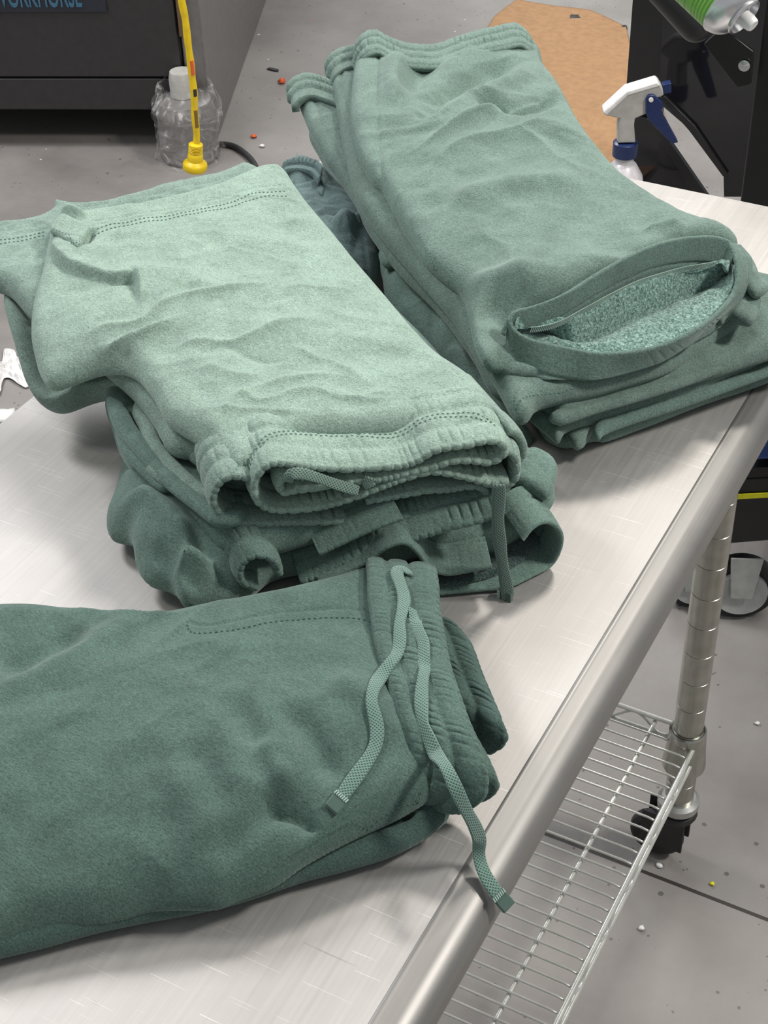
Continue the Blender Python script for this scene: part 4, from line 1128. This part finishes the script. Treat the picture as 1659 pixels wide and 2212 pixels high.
panel('body', Z([(818, 545, .05), (850, 530, .055), (900, 560, .05), (960, 640, .05), (1040, 770, .045), (1090, 880, .03), (1150, 950, .015), (1130, 975, .012), (1060, 900, .03), (960, 800, .04), (880, 720, .045), (838, 660, .05), (826, 600, .05)], .04), .030, M['mint3'], ge, wr=(.003, 20, .8, 3, 48),
      creases=[('step', [(962, 650), (948, 680), (945, 720), (955, 770)], .008, .0015, .05), ('ridge', [(955, 770), (985, 765), (1010, 800), (1030, 830)], .007, .005), ('step', [(880, 592), (850, 590), (832, 600), (836, 660)], .008, .0015, .03)])
panel('folded_edge', Z([(820, 545), (834, 542), (858, 560), (862, 574), (838, 576), (822, 565)], .066), .014, M['mint3'], ge)

# ---------------------------------------------------------------- right pile
FRA = P(1240, 960, 0)[:2]; FRB = P(1655, 820, 0)[:2]; FRn = perp_away(FRA, FRB)
gr = []
# bottom pair
r5 = garment('sweat_shorts', 'bottom pair of the right pile, flat on the steel with puckered lower edge', 1450, 900, .0)
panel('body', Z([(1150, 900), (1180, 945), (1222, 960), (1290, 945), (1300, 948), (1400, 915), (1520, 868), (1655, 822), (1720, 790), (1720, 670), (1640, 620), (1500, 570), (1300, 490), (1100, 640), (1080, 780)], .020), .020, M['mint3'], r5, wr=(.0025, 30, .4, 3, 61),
      creases=[('groove', [(1300, 938), (1400, 905), (1500, 868), (1659, 805)], .002, .0015, 0, 'full')])
panel('folded_edge', Z([(1222, 940), (1245, 968), (1262, 962), (1290, 920), (1320, 900), (1290, 895), (1240, 910)], .024), .012, M['mint2'], r5, wr=(.001, 40, .3, 2, 2))
panel('folded_edge', Z([(1280, 940), (1295, 950), (1305, 938), (1500, 870), (1659, 812), (1720, 790), (1700, 770), (1500, 840), (1300, 905)], .030), .010, M['mint3'], r5, wr=(.0016, 40, .3, 3, 6))
r4 = garment('sweat_shorts', 'fourth pair down the right pile, folded edges stacked like pages at the front corner', 1220, 930, .03)
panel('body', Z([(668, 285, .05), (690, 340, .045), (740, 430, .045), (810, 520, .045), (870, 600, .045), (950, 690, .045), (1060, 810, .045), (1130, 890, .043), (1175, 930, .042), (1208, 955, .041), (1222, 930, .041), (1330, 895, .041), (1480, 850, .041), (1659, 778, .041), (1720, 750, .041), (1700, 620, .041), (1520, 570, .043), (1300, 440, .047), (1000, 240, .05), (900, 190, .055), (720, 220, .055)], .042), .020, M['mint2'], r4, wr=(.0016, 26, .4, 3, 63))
panel('folded_edge', Z([(1185, 905), (1207, 915), (1290, 890), (1400, 858), (1500, 825), (1659, 760), (1720, 740), (1700, 720), (1500, 800), (1300, 860), (1200, 890)], .052), .010, M['mint2'], r4, wr=(.0012, 40, .3, 3, 7))
r3 = garment('sweat_shorts', 'third pair down the right pile, waistband corner sticking out furthest left at the back', 700, 250, .07)
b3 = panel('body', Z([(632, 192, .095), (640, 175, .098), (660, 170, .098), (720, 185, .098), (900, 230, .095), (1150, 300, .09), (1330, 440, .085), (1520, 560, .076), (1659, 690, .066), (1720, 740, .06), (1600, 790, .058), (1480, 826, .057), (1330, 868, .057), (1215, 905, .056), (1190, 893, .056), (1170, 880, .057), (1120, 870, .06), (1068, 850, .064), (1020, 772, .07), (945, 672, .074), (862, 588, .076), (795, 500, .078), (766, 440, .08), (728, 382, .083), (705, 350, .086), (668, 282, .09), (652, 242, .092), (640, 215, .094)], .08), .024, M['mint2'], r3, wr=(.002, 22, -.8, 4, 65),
           creases=[('groove', [(668, 212), (690, 262), (720, 320), (760, 385), (800, 440), (860, 520), (940, 620), (1010, 720)], .0022, .0018, 0, 'full'), ('groove', [(1200, 888), (1300, 856), (1450, 812), (1659, 728)], .003, .002, 0, 'full')])
wbk = [P(x, y, zz) for x, y, zz in ((632, 194, .086), (631, 184, .092), (640, 173, .096), (662, 165, .098), (700, 174, .098), (722, 182, .098), (760, 195, .098))]
ribbon('waistband', np.array(wbk), np.array([.028, -.040, -.004]), M['mint2'], r3, th=.008, channels=(.016, .032), gather=.0010, seed=21, puff=.003)
r2 = garment('sweat_shorts', 'second pair of the right pile, waistband showing between two others at the back', 745, 160, .1)
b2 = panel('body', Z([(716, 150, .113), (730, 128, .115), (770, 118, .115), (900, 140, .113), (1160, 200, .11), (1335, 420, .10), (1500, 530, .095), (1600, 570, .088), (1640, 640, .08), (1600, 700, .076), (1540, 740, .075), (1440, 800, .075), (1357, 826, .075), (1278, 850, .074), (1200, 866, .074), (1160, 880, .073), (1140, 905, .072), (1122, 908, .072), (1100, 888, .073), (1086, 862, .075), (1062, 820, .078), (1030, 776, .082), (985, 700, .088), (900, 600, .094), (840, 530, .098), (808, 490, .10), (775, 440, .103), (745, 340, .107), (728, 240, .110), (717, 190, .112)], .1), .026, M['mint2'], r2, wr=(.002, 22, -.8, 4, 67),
           creases=[('groove', [(740, 160), (742, 220), (752, 260), (768, 300)], .002, .0015, 0, 'full'),
                    ('groove', [(1100, 862), (1150, 835), (1220, 820), (1300, 800), (1400, 760)], .0013, .0012, 0, 'full'), ('groove', [(1104, 874), (1150, 847), (1220, 832), (1300, 812), (1400, 772)], .0013, .0012, 0, 'full'),
                    ('groove', [(1020, 770), (1060, 838), (1098, 880), (1130, 900)], .0016, .0014, 0, 'full')])
wbk = [P(x, y, zz) for x, y, zz in ((714, 150, .098), (713, 136, .106), (720, 122, .112), (738, 111, .115), (772, 105, .116), (800, 108, .116))]
ribbon('waistband', np.array(wbk), np.array([.028, -.038, -.003]), M['mint2'], r2, th=.008, channels=(.016, .032), gather=.0010, seed=23, puff=.003)
seam('stitching', b2, [(1104, 858), (1150, 832), (1220, 817), (1300, 797)], M['threadm'], r2, .08)
# flap corner of the second pair at the right front
panel('folded_edge', Z([(1560, 700), (1572, 684), (1598, 696), (1622, 700), (1640, 668), (1640, 620), (1600, 560), (1560, 560), (1520, 660)], .088), .012, M['mint2'], r2)
panel('hem_flap', Z([(1625, 585), (1650, 608), (1662, 622), (1648, 636), (1628, 640), (1600, 600), (1600, 570)], .098), .010, M['mint2'], r2)

# top pair
r1 = garment('sweat_shorts', 'mint pair on top of the right pile, leg gaping to show pale fleece', 1150, 400, .125)
out = Z([(786, 96, .130), (806, 82, .132), (835, 92, .131), (874, 106, .128), (933, 116, .131), (985, 104, .131), (1040, 84, .131), (1105, 66, .130), (1140, 86, .130), (1164, 110, .131), (1176, 150, .130), (1202, 183, .129), (1226, 226, .129), (1248, 268, .128), (1298, 338, .126), (1348, 391, .124), (1400, 429, .122), (1460, 467, .120), (1502, 486, .126), (1550, 500, .127), (1594, 530, .122), (1576, 536, .128), (1550, 524, .132), (1497, 522, .137), (1440, 530, .140), (1397, 544, .141), (1340, 571, .140), (1278, 607, .136), (1225, 640, .130), (1180, 661, .124), (1140, 674, .119), (1108, 694, .114), (1112, 738, .098), (1180, 768, .092), (1165, 800, .088), (1118, 806, .088), (1082, 800, .092), (1050, 783, .102), (1028, 755, .103), (1014, 700, .105), (1003, 655, .106), (990, 630, .108), (960, 606, .110), (916, 564, .113), (878, 508, .116), (846, 450, .119), (826, 412, .121), (806, 396, .122), (790, 372, .124), (770, 328, .127), (757, 262, .130), (760, 190, .133), (772, 128, .135)], .12)
crs = [('groove', [(824, 98), (818, 160), (815, 226), (817, 290), (823, 363), (829, 402), (850, 430), (874, 455), (895, 495), (916, 524), (956, 581), (990, 617)], .0024, .0016, 0, 'full'),
       ('step', [(792, 372), (800, 395), (815, 408), (826, 428), (842, 436)], .004, .001, .015),
       ('ridge', [(855, 120), (853, 200), (855, 260)], .006, .012),
       ('ridge', [(935, 130), (900, 180), (880, 230)], -.007, .014),
       ('ridge', [(870, 235), (940, 238), (1010, 200), (1080, 160), (1130, 140)], -.009, .016),
       ('ridge', [(860, 290), (950, 285), (1040, 240), (1120, 190), (1160, 150)], .006, .014),
       ('ridge', [(880, 280), (930, 275), (925, 240)], -.005, .010),
       ('ridge', [(1020, 240), (1100, 262), (1160, 245), (1200, 212)], -.010, .013),
       ('sharp', [(860, 360), (930, 330), (1010, 290), (1100, 262), (1180, 228), (1212, 190)], .005, .008),
       ('sharp', [(900, 400), (990, 340), (1080, 320), (1200, 300), (1260, 320)], .0035, .012),
       ('sharp', [(1090, 300), (1160, 330), (1220, 380), (1280, 400)], .0028, .008),
       ('ridge', [(950, 480), (1040, 430), (1160, 420), (1300, 410)], .003, .014),
       ('ridge', [(990, 600), (1060, 590), (1130, 605), (1180, 630)], .005, .014),
       ('ridge', [(1030, 620), (1100, 640), (1160, 640)], -.006, .014),
       ('sharp', [(1380, 520), (1420, 515), (1480, 505)], .003, .006),
       ('ridge', [(1040, 740), (1090, 730), (1100, 690)], -.005, .012)]
crs = [(c_[0], c_[1], c_[2] * (1.4 if c_[0] in ('ridge', 'sharp') else 1), *c_[3:]) for c_ in crs]
b5 = panel('body', out, .026, M['mint'], r1, ctrl=[(1000, 300, .134), (1200, 450, .130), (1100, 620, .121), (1350, 560, .122), (1450, 540, .122)], creases=crs, wr=(.0036, 12, .35, 2.2, 71), cell=.0018)
panel('under_leg', Z([(1060, 770), (1075, 800), (1123, 812), (1199, 808), (1298, 794), (1400, 770), (1500, 735), (1570, 692), (1618, 640), (1640, 600), (1600, 545), (1480, 560), (1300, 640), (1120, 720)], .084), .014, M['mint2'], r1, wr=(.001, 20, 0, 2, 5))
# waistband behind: channels run across, rim facing away
up_ = np.array([0, 0, 1.0])
wr_ = [(768, 128, .112), (770, 108, .122), (778, 88, .132), (790, 75, .138), (810, 70, .140), (832, 82, .138), (862, 96, .134), (900, 101, .130), (940, 101, .129), (985, 86, .131), (1031, 72, .133), (1075, 62, .135), (1109, 55, .136), (1124, 62, .134), (1136, 76, .128), (1142, 92, .118)]
wp = np.array([P(*q_) for q_ in wr_]); dv = []
for q_ in wr_: dv.append(np.array([.028, -.044, -.003]))
wb5, *_ = ribbon('waistband', wp, np.array(dv), M['mint'], r1, th=.006, channels=(.017, .034, .050), gather=.0016, seed=31, n=420, puff=.0018)
# leg opening: hem band standing open
zr = .010
lip_px = [(1099, 692, .113), (1112, 716, .106), (1140, 734, .101), (1191, 748, .098), (1240, 758, .096), (1278, 765, .095), (1357, 763, .094), (1437, 744, .095), (1516, 704, .098), (1562, 665, .102), (1586, 630, .107), (1594, 595, .114), (1588, 555, .122), (1576, 527, .127), (1550, 516, .131), (1497, 515, .136), (1440, 524, .140), (1397, 538, .141), (1340, 565, .140), (1278, 601, .136), (1225, 634, .130), (1180, 655, .124), (1140, 668, .119), (1112, 676, .117)]
lp = np.array([P(*q_) for q_ in lip_px])
cen = lp.mean(0); dvs = []
inward = np.array([FRn[0], FRn[1], 0])
lower_px = {0: (1097, 748), 1: (1106, 790), 2: (1130, 806), 3: (1199, 803), 4: (1250, 796), 5: (1298, 789), 6: (1380, 772), 7: (1450, 748), 8: (1530, 706), 9: (1576, 676), 10: (1608, 640), 11: (1626, 600), 12: (1616, 560), 13: (1596, 532)}
for i, q_ in enumerate(lip_px):
    if i in lower_px:
        a = P(lower_px[i][0], lower_px[i][1], max(q_[2] - (.024 if i < 10 else .018), .078)); dvs.append(a - lp[i])
    else:   # far wall: seen from inside, band runs down towards the camera side
        dvs.append(np.array([.006, -.010, -.026]))
# separate near band and far band so each keeps a clean outside
nearp = lp[[0, 1, 2, 3, 4, 5, 6, 7, 8, 9, 10, 11, 12, 13]]; neard = np.array(dvs)[:14]
hb, hp_, hn, hdu, hD = ribbon('leg_hem', nearp, neard, M['mint3'], r1, th=.0045, channels=(.0235,), gather=.0003, seed=33, n=360, puff=.0008, lip=False)
farp = lp[[12, 13, 14, 15, 16, 17, 18, 19, 20, 21, 22, 23, 0]]
fard = [np.array([-.006, -.018, -.027]) * 1.3 * k_ for k_ in (.35, .5, .75, .9, 1, 1, 1, .95, .85, .7, .55, .4, .3)]
ribbon('leg_hem_far_side', farp, np.array(fard), M['mint3'], r1, th=.0045, channels=(.022,), gather=.0003, seed=35, n=300, puff=.0006, lip=False)
# fleece inside: two soft lobes meeting in a valley
def lining():
    far = cr(farp + np.array(fard) * .70 - FRn * .004, 150)
    near = cr(lp[[12, 11, 10, 9, 8, 7, 6, 5, 4, 3, 2, 1, 0]] + np.array([-.001, .003, -.003]), 150)
    val_px = [(1590, 566, .108), (1585, 588, .098), (1562, 606, .093), (1500, 630, .090), (1430, 664, .088), (1350, 701, .087), (1270, 736, .087), (1232, 750, .088), (1190, 736, .090), (1150, 718, .092), (1110, 694, .108)]
    val = cr(np.array([P(*q_) for q_ in val_px]), 150)
    V = []; R = 60
    for i in range(R + 1):
        t = i / R
        if t < .5:
            u = t / .5; base = far * (1 - u) + val * u
            base = base + np.array([0, 0, .013]) * math.sin(PI * u) * (.55 + .45 * np.sin(np.linspace(0, PI, 150)))[:, None]
        else:
            u = (t - .5) / .5; base = val * (1 - u) + near * u
            base = base + np.array([0, 0, .007]) * math.sin(PI * u) * np.sin(np.linspace(0, PI, 150))[:, None]
        V.append(base)
    V = np.array(V); X = V.reshape(-1, 3); m_ = X[:, :2].mean(0); X[:, :2] = m_ + (X[:, :2] - m_) * .955
    X[:, 2] += .0008 * fbm(X[:, 0] * 260, X[:, 1] * 260, X[:, 2] * 200, 5, 2) + .002 * fbm(X[:, 0] * 40, X[:, 1] * 40, X[:, 2] * 10, 6, 2)
    F = []
    for i in range(R):
        for k in range(149): F.append((i * 150 + k, i * 150 + k + 1, (i + 1) * 150 + k + 1, (i + 1) * 150 + k))
    o = link('fleece_lining', X, F, M['lining'], r1); remember(o)
    s = o.modifiers.new('t', 'SOLIDIFY'); s.thickness = .0015; s.offset = -1
    o['label'] = 'pale looped fleece inside the leg'
    return o
lining()
# serged seam zigzag between far band and lining
sp = cr(farp + np.array(fard) * .68 - FRn * .0062 + np.array([0, 0, .0012]), 150); mb = MB()
for i in range(14, 136):
    mb.tube([sp[i] + np.array([0, 0, .0022]), sp[i + 1] + np.array([0, -.0008, -.0024])], .00042, 5)
    if i % 2 == 0: mb.tube([sp[i] + np.array([0, 0, .0022]), sp[i + 2] + np.array([0, 0, .0022])], .00036, 5)
mb.build('serged_seam', M['serge'], r1)
# two drops of stitching where the leg seam crosses the hem
seam('stitching', b5, [(905, 500), (935, 546), (972, 592), (996, 616)], M['threadm'], r1, .115)

# ---------------------------------------------------------------- front pair
gn = garment('sweat_shorts', 'deep green pair nearest the camera, both drawstring ends lying out across it', 500, 1600, .05)
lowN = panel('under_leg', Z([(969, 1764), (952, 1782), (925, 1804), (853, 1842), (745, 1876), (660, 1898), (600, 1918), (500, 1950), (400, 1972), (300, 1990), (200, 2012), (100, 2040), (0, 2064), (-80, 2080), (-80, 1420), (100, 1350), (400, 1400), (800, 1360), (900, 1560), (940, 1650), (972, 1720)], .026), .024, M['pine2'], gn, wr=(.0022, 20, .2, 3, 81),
            creases=[('sharp', [(905, 1680), (890, 1720), (905, 1770)], .007, .006), ('ridge', [(860, 1740), (880, 1770)], -.008, .012)])
outN = Z([(-80, 1322, .055), (0, 1317, .057), (90, 1318, .058), (170, 1328, .058), (250, 1342, .058), (330, 1346, .058), (372, 1334, .058), (440, 1318, .058), (540, 1300, .058), (640, 1278, .058), (720, 1258, .058), (806, 1238, .058), (832, 1300, .059), (850, 1380, .060), (868, 1440, .060), (890, 1500, .060), (910, 1560, .058), (934, 1620, .055), (952, 1662, .053), (945, 1692, .052), (938, 1714, .050), (877, 1756, .048), (768, 1808, .046), (660, 1866, .044), (591, 1914, .040), (519, 1942, .038), (470, 1960, .037), (422, 1962, .037), (329, 1966, .036), (253, 1985, .035), (186, 1996, .035), (122, 2003, .035), (50, 2018, .035), (0, 2033, .035), (-80, 2046, .035)], .055)
crn = [('groove', [(405, 1352), (410, 1374), (422, 1384), (445, 1387), (506, 1378), (591, 1356), (700, 1341), (752, 1339), (790, 1344), (812, 1360), (832, 1396)], .0016, .0014, 0, 'full'),
       ('groove', [(942, 1692), (877, 1713), (768, 1766), (660, 1824), (600, 1865), (545, 1902), (525, 1928)], .0012, .0012, 0, 'full'),
       ('ridge', [(0, 1560), (120, 1470), (220, 1420), (280, 1372), (330, 1350)], .005, .014),
       ('ridge', [(0, 1500), (100, 1430), (200, 1380)], -.006, .02),
       ('sharp', [(120, 1318), (300, 1352), (420, 1352)], .003, .006),
       ('ridge', [(500, 1540), (540, 1620), (580, 1720), (560, 1760)], -.0045, .010),
       ('ridge', [(620, 1560), (680, 1640), (740, 1720)], -.005, .010),
       ('ridge', [(420, 1640), (470, 1740), (520, 1800)], -.004, .012),
       ('ridge', [(300, 1640), (340, 1740), (380, 1860)], -.003, .014),
       ('sharp', [(560, 1740), (600, 1760), (650, 1772), (700, 1790)], -.006, .007),
       ('ridge', [(640, 1720), (560, 1780), (500, 1820), (480, 1880)], -.004, .010),
       ('ridge', [(700, 1500), (780, 1540), (840, 1600), (870, 1650)], .003, .012),
       ('ridge', [(560, 1640), (600, 1700), (640, 1740)], .0035, .008),
       ('sharp', [(180, 1955), (190, 1975), (205, 1995)], -.006, .005), ('sharp', [(165, 1945), (175, 1980)], .005, .005),
       ('groove', [(842, 1455), (858, 1520), (884, 1585), (915, 1640)], .0012, .0012, 0, 'full')]
crn = [(c_[0], c_[1], c_[2] * (1.35 if c_[0] in ('ridge', 'sharp') else 1), *c_[3:]) for c_ in crn]
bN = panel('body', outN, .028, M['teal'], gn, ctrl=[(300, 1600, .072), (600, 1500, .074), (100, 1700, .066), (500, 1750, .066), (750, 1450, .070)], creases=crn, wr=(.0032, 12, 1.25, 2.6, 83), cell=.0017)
seam('stitching', bN, [(936, 1694), (877, 1714), (768, 1767), (660, 1825), (600, 1866), (545, 1903)], M['threadn'], gn, .05)
seam('stitching', bN, [(405, 1354), (410, 1374), (422, 1384), (445, 1387), (506, 1378), (591, 1356), (700, 1341), (752, 1339), (790, 1344), (812, 1360), (830, 1392)], M['threadn'], gn, .06)
# waistband, lower fold
rb = [(962, 1372, .020), (968, 1360, .030), (985, 1362, .034), (1011, 1390, .035), (1034, 1450, .035), (1062, 1516, .034), (1082, 1566, .032), (1088, 1592, .026), (1076, 1612, .018), (1052, 1626, .012)]
rp = np.array([P(*q_) for q_ in rb]); 
wn2, *_ = ribbon('waistband_lower_fold', rp, np.array([-.052, .006, .002]), M['pine2'], gn, th=.006, channels=(.018, .036, .050), gather=.0010, seed=41, n=300, puff=.0021)
# waistband, middle fold
rb = [(945, 1390, .036), (960, 1450, .044), (990, 1516, .046), (1022, 1590, .046), (1050, 1640, .045), (1068, 1686, .042), (1066, 1704, .034), (1046, 1722, .024), (1015, 1734, .016)]
rp = np.array([P(*q_) for q_ in rb])
wn3, *_ = ribbon('waistband_middle_fold', rp, np.array([-.050, .004, .003]), M['pine'], gn, th=.006, channels=(.018, .036, .048), gather=.0010, seed=43, n=300, puff=.0021)
# waistband, top fold
rb = [(936, 1246, .030), (934, 1234, .046), (934, 1232, .056), (939, 1262, .062), (942, 1309, .064), (950, 1356, .065), (966, 1440, .066), (990, 1512, .066), (1010, 1570, .065), (1030, 1622, .062), (1044, 1670, .056), (1042, 1712, .046), (1020, 1738, .036), (990, 1752, .026)]
rp = np.array([P(*q_) for q_ in rb]); dv = np.array([[-.046, -.016, .0]] * 4 + [[-.048, -.010, 0]] * 4 + [[-.050, -.002, -.002]] * 6)
wn1, *_ = ribbon('waistband', rp, dv, M['teal'], gn, th=.006, channels=(.017, .034, .048), gather=.0010, seed=45, n=420, puff=.0021)
names = [bN.name, wn1.name, wn2.name, wn3.name, lowN.name]
# drawstring ends, draped over band and body
def string(px, zg, mat, par, w=.0088, tail=None, lift=.0016, tip=True):
    line = cr(np.array([P(x, y, zg) for x, y in px]), 160)
    pt, nn = drape(names, line, lift)
    pt = smooth1(pt, it=30); nn = smooth1(nn, it=60)
    if tail is not None:
        tl = cr(np.vstack([pt[-1:], np.array([P(*q_) for q_ in tail])]), 90)[1:]
        pt = np.vstack([pt, tl]); pt = smooth1(pt, it=6)
        n2 = np.tile(np.array([.25, -.3, .9]), (len(tl), 1)); nn = smooth1(np.vstack([nn, n2]), it=60)
    return webbing('drawstring', pt, nn, mat, par, w=w, tip=tip)
s1 = [(884, 1234), (868, 1218), (855, 1224), (862, 1255), (873, 1291), (869, 1327), (863, 1353), (866, 1393), (855, 1421), (838, 1442), (819, 1461), (806, 1497), (800, 1524), (814, 1555), (813, 1588), (787, 1626), (745, 1673), (712, 1706)]
string(s1, .07, M['cordn'], gn)
s2 = [(889, 1326), (902, 1364), (917, 1403), (915, 1461), (911, 1515), (917, 1566), (942, 1616)]
string(s2, .066, M['cordn'], gn, tail=[(966, 1662, .072), (986, 1706, .066), (1006, 1748, .052), (1026, 1786, .036), (1036, 1816, .022), (1034, 1845, .011), (1044, 1882, .007), (1070, 1925, .001), (1098, 1958, -.006)])
# ================================================================== LIGHT AND CAMERA
def area(name, loc, tgt, size, power, col=(1, .97, .93)):
    l = bpy.data.lights.new(name, 'AREA'); l.shape = 'RECTANGLE'; l.size, l.size_y = size; l.energy = power; l.color = col
    o = bpy.data.objects.new(name, l); C.objects.link(o); o.location = loc
    o.rotation_euler = (Vector(tgt) - Vector(loc)).to_track_quat('-Z', 'Y').to_euler(); return o
area('ceiling_lamp', (1.55, 1.75, 3.1), (.4, 1.2, .4), (.5, .3), 74, (1, .96, .90))
area('ceiling_lamp', (-.35, 2.9, 3.2), (-.3, 2.2, 0), (.5, .3), 48, (1, .95, .88))
area('ceiling_lamp', (-2.2, .2, 3.2), (-1.7, .5, 0), (.6, .4), 20, (1, .97, .94))
area('ceiling_lamp', (-3.1, 1.5, 3.4), (-2.7, 2.2, 0), (1.4, .6), 80, (.98, .98, 1))
area('ceiling_lamp', (-3.4, 5.2, 3.5), (-2.2, 4.6, 0), (2.4, 1.0), 120, (.98, .98, 1))
w = bpy.data.worlds.new('world'); bpy.context.scene.world = w; w.use_nodes = True
bg = w.node_tree.nodes['Background']; bg.inputs[0].default_value = (.92, .96, 1, 1); bg.inputs[1].default_value = .36

cam = bpy.data.cameras.new('camera'); co = bpy.data.objects.new('camera', cam); C.objects.link(co)
cam.sensor_fit = 'VERTICAL'; cam.sensor_height = 24.0; cam.lens = F_PX / 2212 * 24.0
cam.clip_start = .05; cam.clip_end = 60
R_ = Matrix(((RT[0], UP[0], -FW[0]), (RT[1], UP[1], -FW[1]), (RT[2], UP[2], -FW[2]))).to_4x4()
R_.translation = Vector((0, 0, HC + TZ)); co.matrix_world = R_
sc = bpy.context.scene; sc.camera = co
sc.view_settings.view_transform = 'Standard'; sc.view_settings.look = 'None'; sc.view_settings.gamma = 1; sc.view_settings.use_curve_mapping = False
sc.view_settings.exposure = 0.0
